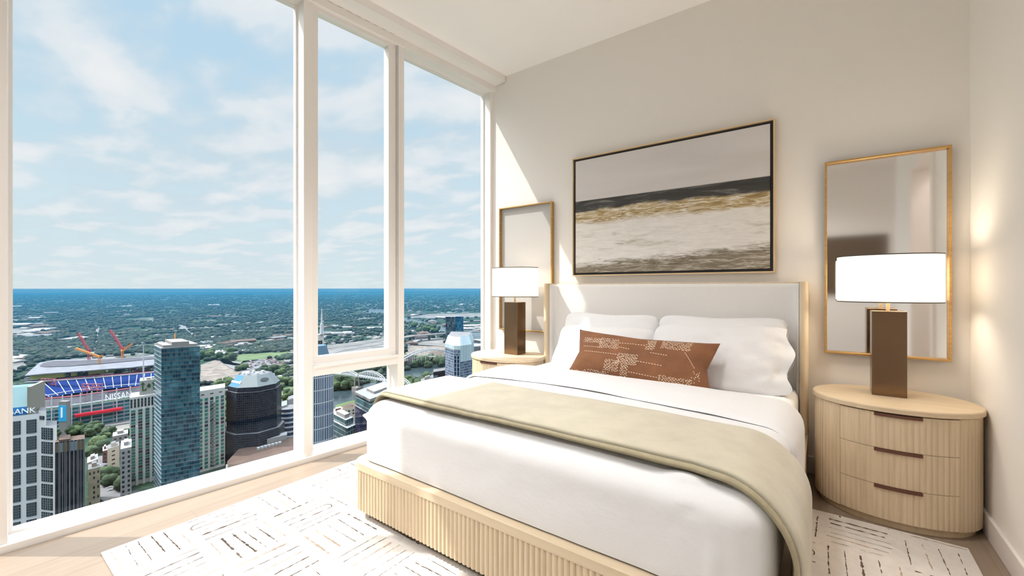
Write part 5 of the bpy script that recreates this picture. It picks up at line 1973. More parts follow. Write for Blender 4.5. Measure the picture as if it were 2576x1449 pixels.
walls(poly, 0, h, facade('maroon_wall', (0.035, 0.028, 0.05), (0.012, 0.012, 0.03), 2.6, 3.3, 0.6, 0.6, glass2=(0.12, 0.12, 0.17)), ROOFG, e, 'walls', c)
poly, h = block(1192, 872, 1262, 866, 520, dep=24)
e, c = building('low_building', 'low grey flat roofed building above the window corner nightstand', poly)
walls(poly, 0, h, ROOFG, ROOFW, e, 'walls', c)
walls([lerp2(p_, c, 0.5) for p_ in poly], h, h + 4, STONE, ROOFW, e, 'roof_hut', c)
e, c, poly, h = masonry('white sign block with a red letter on it by the arched road bridge', 1018, 895, 1040, 893, 800, WHITES, ROOFW, 1, 1, [WHITES], dep=10, side=False)
pm_ = lerp2(poly[0], poly[1], 0.55)
n_ = outward(poly[0], poly[1], c)
lettering('A', 9, (pm_[0] + n_[0] * .6 - c[0], pm_[1] + n_[1] * .6 - c[1], h - 6), (poly[1][0] - poly[0][0], poly[1][1] - poly[0][1], 0), (0, 0, 1), e, cmat('red_letter', (0.6, 0.02, 0.03), 0.6))

# ---- bridges
def truss_bridge():
    pts = [(838, 940), (870, 942), (905, 947), (940, 953), (975, 960), (1012, 967)]
    hd = 22.0
    e = empty('truss_bridge', P3(cg(905, 962, 0), 0))
    tag(e, 'white steel truss footbridge with arched spans over the river', 'bridge')
    o_ = e.location
    def pt(x, y, dh=0, off=0):
        a_ = cg(x, y, hd)
        return Vector((a_[0] - o_.x + FW.x * off, a_[1] - o_.y + FW.y * off, hd + dh))
    deck = MB()
    for i in range(len(pts) - 1):
        deck.bar(pt(*pts[i], off=3), pt(*pts[i + 1], off=3), 7, 1.6)
    deck.build('deck', STEELW, e)
    spans = [((856, 943), (898, 949), 6), ((896, 949), (968, 962), 10.5), ((966, 961), (1030, 972), 9)]
    for (a_, b_, rise) in spans:
        m_ = MB()
        for off in (0, 6.5):
            n = 12
            prev = None
            for i in range(n + 1):
                f = i / n
                x, y = a_[0] + (b_[0] - a_[0]) * f, a_[1] + (b_[1] - a_[1]) * f
                top = rise * (4 * f * (1 - f)) ** 0.7 + 0.5
                p0, p1 = pt(x, y, 0, off), pt(x, y, top, off)
                m_.bar(p0, p1 + Vector((0, 0, 0.01)), 0.45)
                if prev:
                    m_.bar(prev[1], p1, 0.8)
                    m_.bar(prev[0], p1, 0.4)
                prev = (p0, p1)
        m_.build('truss_span', STEELW, e)
    for (x, y) in ((895, 950), (966, 961)):
        m_ = MB()
        q = pt(x, y, 0, 3)
        for off in (-3, 4):
            m_.bar((q.x + RT.x * off, q.y + RT.y * off, 4), (q.x + RT.x * off * .7, q.y + RT.y * off * .7, hd), 1.6)
        m_.box(q.x - 6, q.x + 6, q.y - 4, q.y + 4, -2, 8)
        m_.build('pier', STONE, e)
truss_bridge()
def road_bridge(label, pix, hd, w_, arch=None, name='road_bridge', pier_every=1):
    e = empty(name, P3(cg(pix[0][0], pix[0][1], 0), 0))
    tag(e, label, 'bridge')
    o_ = e.location
    P = []
    for x, y in pix:
        a_ = cg(x, y, hd)
        P.append(Vector((a_[0] - o_.x, a_[1] - o_.y, hd)))
    m_ = MB()
    for i in range(len(P) - 1):
        m_.bar(P[i], P[i + 1], w_, 2.6)
    m_.build('deck', CONC, e)
    for i in range(1, len(P), pier_every):
        m_ = MB().bar((P[i].x, P[i].y, -1), (P[i].x, P[i].y, hd - 1), 5)
        m_.build('pier', CONC, e)
    if arch:
        a_, b_, rise = arch
        for off in (-1, 1):
            m_ = MB()
            A, B = P[a_], P[b_]
            d_ = (B - A).normalized()
            s_ = Vector((-d_.y, d_.x, 0)) * off * w_ * 0.45
            prev = None
            for i in range(15):
                f = i / 14
                q = A.lerp(B, f) + s_ + Vector((0, 0, rise * 4 * f * (1 - f)))
                if prev:
                    m_.bar(prev, q, 1.8)
                if 0 < i < 14:
                    m_.bar((q.x, q.y, hd), q, 0.5)
                prev = q
            m_.build('arch_rib', STEELW, e)
road_bridge('curved road bridge with a white arch over the river in the narrow right window', [(1000, 912), (1030, 903), (1060, 899), (1090, 898), (1118, 897), (1150, 897)], 14, 15, arch=(0, 5, 19))
road_bridge('long flat highway bridge crossing beyond the slim glass towers', [(1000, 852), (1040, 845), (1080, 842), (1118, 839), (1180, 835), (1225, 834), (1265, 834)], 16, 20)

# ---- stadium
e = empty('stadium', P3(cg(230, 1010, 0), 0))
tag(e, 'football stadium under reconstruction with banks of navy seats', 'stadium')
SO = e.location.copy()
def sp(x, y, h_):
    a_ = cg(x, y, h_)
    return (a_[0] - SO.x, a_[1] - SO.y, h_)
def strip(top, bot, name, m_, uvm=None):
    q = MB()
    u = 0
    for i in range(len(top) - 1):
        a_, b_, c_, d_ = bot[i], bot[i + 1], top[i + 1], top[i]
        l_ = math.dist(a_, b_)
        q.quad(a_, b_, c_, d_, 0, uv=[(u, 0), (u + l_, 0), (u + l_, 20), (u, 20)])
        u += l_
    o_ = q.build(name, m_, e)
    s_ = o_.modifiers.new('thick', 'SOLIDIFY')
    s_.thickness = 0.6
    return o_
stT = [(68, 977), (100, 968), (137, 958), (182, 952), (228, 948), (275, 945), (319, 942), (360, 939), (392, 937)]
stB = [(118, 1000), (140, 997), (160, 993), (200, 987), (240, 981), (280, 977), (319, 973), (352, 971), (392, 968)]
SEAT = mat('navy_seats', (0.004, 0.020, 0.115), 0.9, spec=0.1)
top = [sp(x, y, 15) for x, y in stT]
bot = [sp(x, y, 3) for x, y in stB]
strip(top, bot, 'seat_bank', SEAT)
for i in range(len(top)):
    for f in ((0.15, 0.65) if 1 < i < len(top) - 1 else (0.3,)):
        t_ = Vector(top[i]).lerp(Vector(top[min(i + 1, len(top) - 1)]), f)
        b_ = Vector(bot[i]).lerp(Vector(bot[min(i + 1, len(bot) - 1)]), f)
        MB().bar(t_ + Vector((0, 0, .6)), b_ + Vector((0, 0, .6)), 0.75, 0.5).build('aisle', STEELW, e)
m_ = MB()
for i in range(len(bot) - 1):
    p_, q_ = Vector(bot[i]).lerp(Vector(top[i]), .12), Vector(bot[i + 1]).lerp(Vector(top[i + 1]), .12)
    m_.bar(p_ + Vector((0, 0, 1)), q_ + Vector((0, 0, 1)), 1.0)
m_.build('walkway', STEELW, e)
m_ = MB()
for i in range(len(top) - 1):
    m_.bar(Vector(top[i]) + Vector((0, 0, 1)), Vector(top[i + 1]) + Vector((0, 0, 1)), 1.6)
m_.build('upper_rail', PINKS, e)
# concourse fascia between seats and facade, with the name
DKF = cmat('concourse_dark', (0.09, 0.09, 0.12), 0.8, var=(0.1, 0.5, (1, 1, 1)))
fT = [sp(x, y, 22) for x, y in ((60, 1008), (110, 1004), (160, 1000), (215, 994), (270, 986), (330, 977), (395, 968))]
fB = [sp(x, y, 14) for x, y in ((60, 1032), (110, 1028), (160, 1023), (215, 1016), (270, 1007), (330, 998), (395, 988))]
strip(fT, fB, 'concourse', DKF)
m_ = MB()
for i in range(len(fT) - 1):
    m_.bar(Vector(fT[i]) + Vector((0, 0, .5)), Vector(fT[i + 1]) + Vector((0, 0, .5)), 1.2)
m_.build('pink_rail', PINKS, e)
m_ = MB()
for i in range(len(fB) - 1):
    m_.bar(Vector(fB[i]) + Vector((0, 0, .5)), Vector(fB[i + 1]) + Vector((0, 0, .5)), 1.4)
m_.build('white_rail', STEELW, e)
p0_, p1_ = Vector(sp(262, 1004, 18)), Vector(sp(345, 991, 18))
axd = (p1_ - p0_)
LT = axd.length
axd.normalize()
fn_ = -FW
cn = p0_.lerp(p1_, 0.5) + fn_ * 3 + Vector((0, 0, 1))
lettering('NISSAN', 10.5, cn, axd, (0, 0, 1), e, WHITEL, depth=0.3).scale = (LT / 44.0 * 1.0, 1, 1)
# outer facade: storeys of glass
gT = [sp(x, y, 24) for x, y in ((104, 1034), (160, 1027), (205, 1021), (260, 1013), (330, 1002), (395, 992))]
gB = [(p_[0], p_[1], 0) for p_ in gT]
FCD = facade('stadium_glass', (0.32, 0.34, 0.38), (0.018, 0.06, 0.08), 9, 4, 0.93, 0.62, glass2=(0.04, 0.16, 0.18))
q = MB()
u = 0
for i in range(len(gT) - 1):
    l_ = math.dist(gB[i], gB[i + 1])
    q.quad(gB[i], gB[i + 1], gT[i + 1], gT[i], 0, uv=[(u, 0), (u + l_, 0), (u + l_, 24), (u, 24)])
    u += l_
o_ = q.build('glass_facade', FCD, e)
s_ = o_.modifiers.new('thick', 'SOLIDIFY')
s_.thickness = 0.5
m_ = MB()
for i in range(len(gT) - 1):
    for f in (0, 0.5):
        p_ = Vector(gT[i]).lerp(Vector(gT[i + 1]), f)
        m_.bar((p_.x - FW.x, p_.y - FW.y, 0), (p_.x - FW.x, p_.y - FW.y, 38), 0.9)
m_.build('facade_masts', STEELW, e)
p0_, p1_ = Vector(sp(205, 1041, 15)), Vector(sp(322, 1023, 15))
MB().bar(p0_ - FW * 7, p1_ - FW * 7, 5, 2.6).build('red_canopy', mat('canopy_red', (0.62, 0.008, 0.03), 0.6), e)
# blue banner tower on the near side
b0 = sp(150, 1064, 0)
b0 = Vector((b0[0], b0[1], 0)) 
bl = cp(148, 430)
br_ = cp(167, 430)
bz1, bz0 = HG - (1020 - CY) * 430 / FPX, HG - (1060 - CY) * 430 / FPX
q = MB().hexa([(bl[0] - SO.x, bl[1] - SO.y, 0), (br_[0] - SO.x, br_[1] - SO.y, 0), (br_[0] + FW.x * 4 - SO.x, br_[1] + FW.y * 4 - SO.y, 0), (bl[0] + FW.x * 4 - SO.x, bl[1] + FW.y * 4 - SO.y, 0),
              (bl[0] - SO.x, bl[1] - SO.y, bz1 + 4), (br_[0] - SO.x, br_[1] - SO.y, bz1 + 4), (br_[0] + FW.x * 4 - SO.x, br_[1] + FW.y * 4 - SO.y, bz1 + 4), (bl[0] + FW.x * 4 - SO.x, bl[1] + FW.y * 4 - SO.y, bz1 + 4)])
q.build('banner_tower', STONE, e)
q = MB().hexa([(bl[0] - FW.x * .4 - SO.x, bl[1] - FW.y * .4 - SO.y, bz0), (br_[0] - FW.x * .4 - SO.x, br_[1] - FW.y * .4 - SO.y, bz0), (br_[0] - SO.x, br_[1] - SO.y, bz0), (bl[0] - SO.x, bl[1] - SO.y, bz0),
              (bl[0] - FW.x * .4 - SO.x, bl[1] - FW.y * .4 - SO.y, bz1), (br_[0] - FW.x * .4 - SO.x, br_[1] - FW.y * .4 - SO.y, bz1), (br_[0] - SO.x, br_[1] - SO.y, bz1), (bl[0] - SO.x, bl[1] - SO.y, bz1)])
q.build('blue_banner', SKYB, e)
bm_ = lerp2(bl, br_, 0.5)
MB().bar((bm_[0] - FW.x * .7 - SO.x, bm_[1] - FW.y * .7 - SO.y, bz0 + 4), (bm_[0] - FW.x * .7 - SO.x, bm_[1] - FW.y * .7 - SO.y, bz1 - 2), 1.5, 0.4).build('banner_mark', WHITEL, e)
# far side: oval deck, yellow boxes, dark bowl
DECK = cmat('deck_grey', (0.30, 0.32, 0.37), 0.8, var=(0.08, 0.25, (1, 1, 1)))
dk = [(62, 945), (78, 930), (100, 912), (140, 905), (230, 903), (320, 900), (395, 893), (395, 917), (330, 924), (270, 928), (180, 935), (110, 940)]
m_ = MB().loft([[(*sp(x, y, 26)[:2], z_) for x, y in dk] for z_ in (24.5, 26)])
m_.build('upper_deck', DECK, e)
bw = [(100, 922), (108, 914), (135, 909), (200, 908), (300, 903), (395, 897), (395, 903), (300, 912), (230, 918), (160, 923), (112, 924)]
MB().loft([[(*sp(x, y, 26)[:2], z_) for x, y in bw] for z_ in (26.02, 26.8)]).build('seating_bowl', DKF, e)
YEL = mat('yellow_board', (0.80, 0.72, 0.22), 0.8)
ylw = [((76, 943), (160, 937)), ((178, 935), (190, 934)), ((222, 931), (262, 927)), ((272, 925), (286, 924))]
for a_, b_ in ylw:
    p_, q_ = Vector(sp(*a_, 24)), Vector(sp(*b_, 24))
    MB().hexa([tuple(p_ + Vector((0, 0, -7))), tuple(q_ + Vector((0, 0, -7))), tuple(q_ + Vector((FW.x * 3, FW.y * 3, -7))), tuple(p_ + Vector((FW.x * 3, FW.y * 3, -7))), tuple(p_), tuple(q_), tuple(q_ + Vector((FW.x * 3, FW.y * 3, 0))), tuple(p_ + Vector((FW.x * 3, FW.y * 3, 0)))]).build('yellow_panel', YEL, e)
m_ = MB()
rnd = random.Random(21)
for lv, hh_ in ((0, 14), (1, 10), (2, 18)):
    P = [sp(x, y, hh_) for x, y in ((62, 952 + lv * 5), (150, 947 + lv * 5), (240, 940 + lv * 5), (320, 933 + lv * 5), (395, 924 + lv * 6))]
    for i in range(len(P) - 1):
        m_.bar(P[i], P[i + 1], 5, 1.2)
m_.build('upper_tiers', DECK, e)
m_ = MB()
for i in range(46):
    x = rnd.uniform(70, 392)
    y = rnd.uniform(932, 952) - (x - 70) * 0.03
    p_ = Vector(sp(x, y, 12))
    m_.box(p_.x - 3, p_.x + 3, p_.y - 3, p_.y + 3, 10, 10 + rnd.uniform(2, 7), rnd.choice((0, 0, 1, 2, 3)))
m_.build('site_cabins', [DKF, STEELW, PINKS, STONE], e)
for (x, y, w_) in ((122, 955, 26), (232, 932, 28), (340, 927, 26), (232, 968, 34), (85, 994, 34)):
    m_ = MB()
    p_ = Vector(sp(x, y, 20))
    for i in range(5):
        a_ = p_ + RT * (i - 2) * w_ / 5
        m_.bar((a_.x, a_.y, 6), (a_.x, a_.y, 21), 0.8)
        if i:
            b_ = p_ + RT * (i - 3) * w_ / 5
            for z_ in (13, 17, 21):
                m_.bar((a_.x, a_.y, z_), (b_.x, b_.y, z_), 0.8)
            m_.bar((a_.x, a_.y, 13), (b_.x, b_.y, 21), 0.6)
    m_.build('scaffold_frame', PINKS, e)

# ---- tower cranes
def crane(label, base, tip, m_, w_=2.6, hb=10, mast_to=None):
    a_ = cg(*base, hb)
    t0_ = (HG - hb) * FPX / (base[1] - CY)
    cr = empty('crane', (a_[0], a_[1], ZG + hb - 10))
    tag(cr, label, 'crane')
    q = cp(tip[0], t0_)
    top = Vector((q[0] - a_[0], q[1] - a_[1], (tz(tip[1], t0_) - ZG) - (hb - 10)))
    mast_top = 20 + top.z * 0.15
    def lattice(name, A, B, w, n, col):
        d_ = (B - A).normalized()
        up = Vector((0, 0, 1)) if abs(d_.z) < 0.9 else Vector((1, 0, 0))
        r_ = d_.cross(up).normalized() * w / 2
        u_ = r_.cross(d_).normalized() * w / 2
        k = MB()
        cs = [r_ + u_, r_ - u_, -r_ - u_, -r_ + u_]
        for c_ in cs:
            k.bar(A + c_, B + c_, w * 0.24)
        for i in range(n):
            p0, p1 = A.lerp(B, i / n), A.lerp(B, (i + 1) / n)
            for j in range(4):
                k.bar(p0 + cs[j], p1 + cs[(j + 1) % 4], w * 0.16)
        return k.build(name, col, cr)
    lattice('mast', Vector((0, 0, 0)), Vector((0, 0, mast_top)), w_, 6, m_)
    lattice('boom', Vector((0, 0, mast_top)), top, w_ * 0.9, 14, m_)
    cj = Vector((-top.x * 0.15, -top.y * 0.15, mast_top + 2))
    lattice('counter_jib', Vector((0, 0, mast_top)), cj, w_ * 0.8, 3, m_)
    MB().box(-1.8, 1.8, -1.8, 1.8, mast_top - 1.5, mast_top + 1.8).build('cab', m_, cr)
    return cr
crane('dark red lattice crane leaning left above the stadium, the left of the red pair', (224, 912), (197, 838), REDS, 2.6, 22)
crane('dark red lattice crane leaning left above the stadium, nearer the beige tower antenna', (308, 905), (277, 830), REDS, 2.6, 22)
crane('orange crane with a long boom leaning left beside the dark red crane', (250, 922), (190, 876), ORANGES, 2.4, 22)
crane('short orange crane leaning right beside the dark red crane', (308, 906), (333, 864), ORANGES, 2.2, 22)

# ---- trees: nearest ones as individuals, the wooded country as one mass
LEAF = mat('tree_leaves', (0.022, 0.045, 0.016), 0.95, var=(3.0, 0.6, (1, 1, 1)), bump=(4, 1.0, 0.4))
LEAF2 = mat('tree_leaves_light', (0.04, 0.068, 0.02), 0.95, var=(3.0, 0.6, (1, 1, 1)), bump=(4, 1.0, 0.4))
BARK = cmat('bark', (0.12, 0.09, 0.07), 0.9)
def crown_mesh(seed, n_=9, detail=2):
    rnd = random.Random(seed)
    bm = bmesh.new()
    for k in range(n_):
        r = rnd.uniform(0.35, 0.6)
        a_ = rnd.uniform(0, 2 * PI)
        d_ = rnd.uniform(0, 0.55)
        M = Matrix.Translation((d_ * math.cos(a_), d_ * math.sin(a_), rnd.uniform(0.45, 1.15))) @ Matrix.Diagonal((r, r, r * 0.85, 1))
        bmesh.ops.create_icosphere(bm, subdivisions=detail, radius=1, matrix=M)
    for v in bm.verts:
        v.co += Vector((noise.noise(v.co * 4), noise.noise(v.co * 4 + Vector((9, 0, 0))), noise.noise(v.co * 4 + Vector((0, 9, 0))))) * 0.16
    me = bpy.data.meshes.new('foliage')
    bm.to_mesh(me)
    bm.free()
    me.shade_smooth()
    return me
trunk = MB().tube([(0, 0, 0), (0, 0, 0.5)], [0.07, 0.05], 6).data('trunk', BARK)
tv = []
for k in range(3):
    me = crown_mesh(40 + k, 9, 2)
    me.materials.append([LEAF, LEAF2, LEAF][k])
    r_ = bpy.data.objects.new('tree', None)
    COL.objects.link(r_)
    c_ = bpy.data.objects.new('foliage', me)
    COL.objects.link(c_)
    c_.parent = r_
    t_ = bpy.data.objects.new('trunk', trunk)
    COL.objects.link(t_)
    t_.parent = r_
    tv.append(r_)
used_tree = [False] * 3
ntree = 0
def tree_at(px, py, s_, label, group, k=None):
    global ntree
    k = random.Random(ntree * 7 + 1).randrange(3) if k is None else k
    r_ = tv[k] if not used_tree[k] else copy_tree(tv[k])
    used_tree[k] = True
    x, y = cg(px, py, 0)
    r_.location = (x, y, ZG)
    r_.scale = (s_, s_, s_)
    r_.rotation_euler = (0, 0, ntree * 1.7)
    tag(r_, label, 'tree', group)
    ntree += 1
rnd = random.Random(77)
TG = [
    ((575, 585), (1005, 1075), 9, 9, 'leafy tree in the row left of the black octagonal tower', 'trees beside the octagonal tower'),
    ((545, 600), (955, 985), 10, 8, 'leafy tree between the building site and the octagonal tower', 'trees behind the octagonal tower'),
    ((700, 743), (965, 1010), 12, 8, 'tree on the lawns right of the octagonal tower', 'trees on the riverside lawns'),
    ((225, 262), (1120, 1150), 5, 7, 'bright green tree above the crossroads', 'trees above the crossroads'),
    ((150, 245), (1078, 1098), 14, 5.5, 'tree along the riverbank below the car park', 'trees along the stadium riverbank'),
    ((262, 330), (1088, 1100), 8, 4.5, 'tree along the bank below the stadium plaza', 'trees below the stadium plaza'),
    ((1022, 1090), (960, 985), 12, 9, 'riverside tree beside the low beige building', 'riverside trees in the narrow window'),
    ((1020, 1118), (906, 926), 22, 11, 'tree on the far bank below the arched road bridge', 'trees on the far river bank'),
    ((838, 900), (962, 985), 16, 11, 'tree on the bank behind the truss footbridge', 'trees behind the truss footbridge'),
    ((930, 985), (925, 940), 10, 12, 'tree on the bank above the truss footbridge', 'trees above the truss footbridge'),
    ((600, 745), (928, 948), 16, 8, 'tree by the car park and ramps', 'trees round the car park'),
    ((508, 600), (890, 912), 12, 10, 'tree by the highway bend', 'trees by the highway bend'),
    ((1035, 1105), (822, 842), 14, 14, 'tree on the wooded river bend upstream', 'trees on the upstream river bend'),
    ((285, 300), (1040, 1056), 1, 9, 'single round tree on the stadium plaza', None),
    ((265, 320), (1195, 1235), 4, 7, 'street tree at the crossroads', 'street trees at the crossroads'),
]
for (xr, yr, n_, s_, lab, grp) in TG:
    for i in range(n_):
        tree_at(rnd.uniform(*xr), rnd.uniform(*yr), s_ * rnd.uniform(0.75, 1.25), lab, grp)

# wooded country: low-detail crowns merged into one mass
ico = bmesh.new()
bmesh.ops.create_icosphere(ico, subdivisions=1, radius=1)
IV = [tuple(v.co) for v in ico.verts]
IF = [tuple(v.index for v in f.verts) for f in ico.faces]
ico.free()
def in_poly(x, y, poly):
    c_ = False
    j = len(poly) - 1
    for i in range(len(poly)):
        xi, yi = poly[i]
        xj, yj = poly[j]
        if (yi > y) != (yj > y) and x < (xj - xi) * (y - yi) / (yj - yi) + xi:
            c_ = not c_
        j = i
    return c_
keep = [pr for _, _, pr in fields] + river + [dk, [(60, 1030), (68, 965), (395, 925), (395, 1060), (150, 1075)]]
road_pts = []
for pr in ([(452, 818), (475, 836), (505, 862), (528, 882), (560, 902), (600, 925), (650, 942), (745, 950)], [(248, 826), (244, 850), (240, 880), (236, 905)]):
    for i in range(len(pr) - 1):
        for f in (0, .25, .5, .75):
            road_pts.append((pr[i][0] + (pr[i + 1][0] - pr[i][0]) * f, pr[i][1] + (pr[i + 1][1] - pr[i][1]) * f))
def free(px, py):
    for pr in keep:
        if in_poly(px, py, pr):
            return False
    for q in road_pts:
        if abs(px - q[0]) < 5 and abs(py - q[1]) < 4:
            return False
    return True
def wooded(px, py):
    """how wooded the land is there: 0..1"""
    if px < 760:
        if py < 905:
            return 0.9 if not (px < 130 and 818 < py < 850) else 0.2
        return 0.12
    if px < 1000:
        if py < 842:
            return 0.95
        return 0.25
    if py < 785:
        return 0.55
    if 785 <= py < 812:
        return 0.12
    return 0.3
fv, ff, fm = [], [], []
rnd = random.Random(99)
tries = 0
cnt = 0
while cnt < 27000 and tries < 160000:
    tries += 1
    py = 742 + (905 - 742) * rnd.random() ** 1.0 if rnd.random() < 0.85 else rnd.uniform(905, 1000)
    px = rnd.uniform(10, 1262) if cnt < 17000 else (rnd.uniform(-1500, 10) if rnd.random() < 0.85 else rnd.uniform(1262, 1700))
    if rnd.random() > wooded(px, py) or not free(px, py):
        continue
    x, y = cg(px, py, 0)
    if noise.noise(Vector((x * 0.006, y * 0.006, 0))) < -0.22 or noise.noise(Vector((x * 0.02, y * 0.02, 3))) < -0.3:
        continue
    t_ = HG * FPX / (py - CY)
    s_ = rnd.uniform(4.0, 8.0) * (1 + max(0, t_ - 1500) / 3400)
    b0 = len(fv)
    r1, r2 = rnd.uniform(0.8, 1.2), rnd.uniform(0.5, 0.75)
    an = rnd.uniform(0, PI)
    ca, sa = math.cos(an), math.sin(an)
    for (vx, vy, vz) in IV:
        k = 1 + rnd.uniform(-0.14, 0.14)
        xx, yy = vx * s_ * r1 * k, vy * s_ * k
        fv.append((x + xx * ca - yy * sa, y + xx * sa + yy * ca, ZG + s_ * r2 * 0.8 + vz * s_ * r2 * k))
    mi = 0 if rnd.random() < 0.75 else 1
    for f in IF:
        ff.append(tuple(b0 + i for i in f))
        fm.append(mi)
    cnt += 1
me = bpy.data.meshes.new('forest')
me.from_pydata(fv, [], ff)
FORD = mat('forest_dark', (0.007, 0.020, 0.0155), 0.95, var=(0.02, 0.4, (1, 1, 1)))
FORL = mat('forest_light', (0.017, 0.035, 0.018), 0.95, var=(0.02, 0.4, (1, 1, 1)))
me.materials.append(FORD)
me.materials.append(FORL)
me.polygons.foreach_set('material_index', fm)
me.shade_smooth()
fo = bpy.data.objects.new('forest', me)
COL.objects.link(fo)
tag(fo, 'dense dark green woodland covering the distant suburbs', 'forest', kind='stuff')

# ---- houses and sheds: the larger 280 as individuals, the rest as one mass
HM = [cmat('house_white', (0.66, 0.66, 0.66), 0.8), cmat('house_cream', (0.60, 0.55, 0.48), 0.8), cmat('house_brick', (0.34, 0.20, 0.16), 0.85), cmat('house_grey', (0.40, 0.42, 0.45), 0.85)]
RM = [ROOFW, ROOFG, ROOFB]
hv = []
for a in range(4):
    for b in range(3):
        m_ = MB()
        m_.box(-1, 1, -0.6, 0.6, 0, 0.55, 0)
        if a % 2 == 0:
            m_.loft([[(-1.05, -0.66, 0.55), (1.05, -0.66, 0.55), (1.05, 0.66, 0.55), (-1.05, 0.66, 0.55)], [(-1.0, -0.02, 0.9), (1.0, -0.02, 0.9), (1.0, 0.02, 0.9), (-1.0, 0.02, 0.9)]], 1)
        else:
            m_.box(-1.02, 1.02, -0.62, 0.62, 0.55, 0.60, 1)
            m_.box(-0.3, 0.2, -0.2, 0.3, 0.60, 0.72, 1)
        hv.append(m_.data('house', [HM[a], RM[b]]))
cands = []
rnd = random.Random(123)
zones = [((20, 745), (768, 905), 520), ((505, 745), (850, 890), 90), ((795, 985), (770, 900), 240), ((1022, 1250), (760, 905), 420), ((18, 130), (815, 850), 40), ((505, 745), (905, 990), 40)]
for (xr, yr, n_) in zones:
    for i in range(n_):
        px, py = rnd.uniform(*xr), yr[0] + (yr[1] - yr[0]) * rnd.random() ** 1.2
        if not free(px, py):
            continue
        t_ = HG * FPX / (py - CY)
        big = rnd.random() < (0.35 if px > 1000 or (px < 130 and py < 850) else 0.07)
        s_ = rnd.uniform(14, 34) if big else rnd.uniform(5, 9)
        s_ *= 1 + max(0, t_ - 2500) / 9000
        cands.append((s_ / t_, px, py, s_, big, rnd.randrange(12), rnd.uniform(0, PI)))
# terraces of red brick houses and white apartment rows
for i in range(26):
    cands.append((0.05, 595 + i * 5.6, 889 - i * 1.0 + rnd.uniform(-3, 3), 8, False, 6 + rnd.randrange(3), 0.3))
for i in range(9):
    cands.append((0.05, 822 + i * 7.4, 842 + rnd.uniform(-2, 2), 13, False, rnd.choice((0, 7)), 0.9))
for i in range(14):
    cands.append((0.05, 1150 + i * 7.4, 826 + rnd.uniform(-7, 6), 22, True, rnd.choice((0, 3, 6)), 0.9))
for i in range(12):
    cands.append((0.05, 20 + i * 9, 905 + rnd.uniform(-5, 8) - i * .5 if i < 5 else 833 + rnd.uniform(-6, 4), 18, True, 0, 0.4))
cands.sort(key=lambda c_: -c_[0])
WC_ = ['white', 'cream', 'brick', 'grey']
RC_ = ['white', 'grey', 'brown']
DC_ = lambda y_: 'close under the horizon' if y_ < 785 else ('far out' if y_ < 815 else ('halfway out' if y_ < 850 else 'just past the towers'))
rest = MB()
for i, (_, px, py, s_, big, k, an) in enumerate(cands):
    x, y = cg(px, py, 0)
    hz_ = s_ * (0.35 if big else 0.8)
    if i < 280:
        o = bpy.data.objects.new('warehouse' if big else 'house', hv[k])
        COL.objects.link(o)
        o.location = (x, y, ZG)
        o.scale = (s_, s_, hz_)
        o.rotation_euler = (0, 0, an)
        side = 'past the stadium' if px < 760 else ('past the openable window' if px < 1000 else 'past the narrow window')
        if big:
            tag(o, '%s warehouse with a %s roof %s, %s' % (WC_[k // 3], RC_[k % 3], side, DC_(py)), 'warehouse', 'warehouses ' + side)
        else:
            tag(o, 'small %s house with a %s roof %s, %s' % (WC_[k // 3], RC_[k % 3], side, DC_(py)), 'house', 'houses ' + side)
    else:
        ca, sa = math.cos(an) * s_, math.sin(an) * s_
        P = []
        for z_ in (0, hz_ * 0.6):
            for (u_, v_) in ((-1, -.6), (1, -.6), (1, .6), (-1, .6)):
                P.append((x + u_ * ca - v_ * sa, y + u_ * sa + v_ * ca, ZG + z_))
        rest.hexa(P, k % 4)
if rest.v:
    o = rest.build('distant_houses', [HM[0], HM[1], HM[3], HM[2]], fix=False)
    tag(o, 'scatter of tiny pale houses in the distant suburbs', 'houses', kind='stuff')

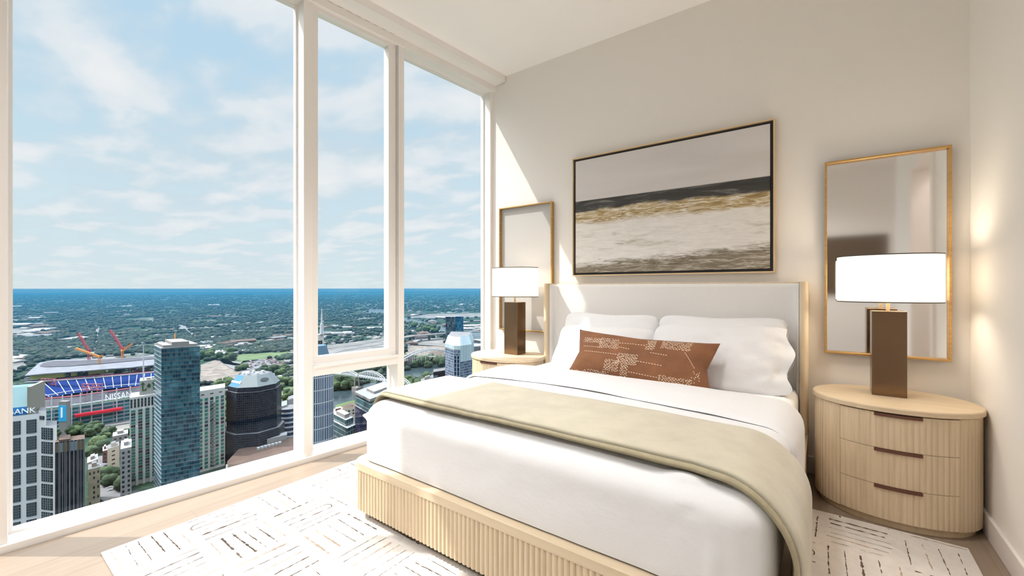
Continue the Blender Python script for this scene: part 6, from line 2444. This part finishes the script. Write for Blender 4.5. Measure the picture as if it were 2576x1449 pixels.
# ---- parked cars
CARM = [cmat('car_white', (0.7, 0.7, 0.72), 0.4), cmat('car_dark', (0.05, 0.055, 0.07), 0.4), cmat('car_silver', (0.4, 0.42, 0.45), 0.4), cmat('car_red', (0.35, 0.04, 0.04), 0.4)]
cm_ = []
for m0_ in CARM:
    q = MB().box(-2.2, 2.2, -0.9, 0.9, 0.3, 0.95)
    q.loft([[(-1.5, -0.85, 0.95), (1.3, -0.85, 0.95), (1.3, 0.85, 0.95), (-1.5, 0.85, 0.95)], [(-1.0, -0.7, 1.5), (0.8, -0.7, 1.5), (0.8, 0.7, 1.5), (-1.0, 0.7, 1.5)]])
    cm_.append(q.data('car', m0_))
def cars(n_, xr, yr, lab, grp, an0, poly=None):
    rnd = random.Random(int(xr[0]))
    k = 0
    while k < n_:
        px, py = rnd.uniform(*xr), rnd.uniform(*yr)
        if poly and not in_poly(px, py, poly):
            continue
        x, y = cg(px, py, 0)
        o = bpy.data.objects.new('car', rnd.choice(cm_))
        COL.objects.link(o)
        o.location = (x, y, ZG + 0.55)
        o.rotation_euler = (0, 0, an0 + rnd.choice((0, PI)) + rnd.uniform(-.05, .05))
        tag(o, {'car_white': 'white', 'car_dark': 'dark', 'car_silver': 'silver', 'car_red': 'red'}[o.data.materials[0].name] + ' ' + lab, 'car', grp)
        k += 1
cars(120, (600, 710), (903, 928), 'parked car in the large car park beside the highway bend', 'cars in the large car park', 0.6, fields[9][2])
cars(40, (150, 245), (1052, 1092), 'parked car in the lot below the stadium front', 'cars below the stadium', 0.9, fields[10][2])
cars(14, (258, 292), (1160, 1240), 'car on the street by the crossroads', 'cars at the crossroads', 1.2)
# yellow traffic signs at the crossroads
for k, (px, py) in enumerate(((284, 1254), (296, 1256))):
    x, y = cp(px, 286)
    e = empty('traffic_light', (x, y, ZG))
    tag(e, ['yellow traffic light at the crossroads, farther from the grey stone building', 'yellow traffic light at the crossroads, nearer the grey stone building'][k], 'traffic light')
    MB().tube([(0, 0, 0), (0, 0, 6)], 0.12, 6).build('post', STEELB, e)
    MB().box(-0.8, 0.8, -0.8, 0.8, 6, 8.4).build('lamp_housing', cmat('signal_yellow', (0.75, 0.62, 0.02), 0.6), e)
# light poles on the riverside lawns
for k in range(6):
    x, y = cg(566 + k * 5, 1030 - k * 14, 0)
    o = MB().tube([(0, 0, 0), (0, 0, 12)], 0.2, 5).build('light_pole', STEELW)
    o.location = (x, y, ZG)
    tag(o, 'thin white light pole beside the trees left of the octagonal tower', 'light pole', 'light poles by the octagonal tower')
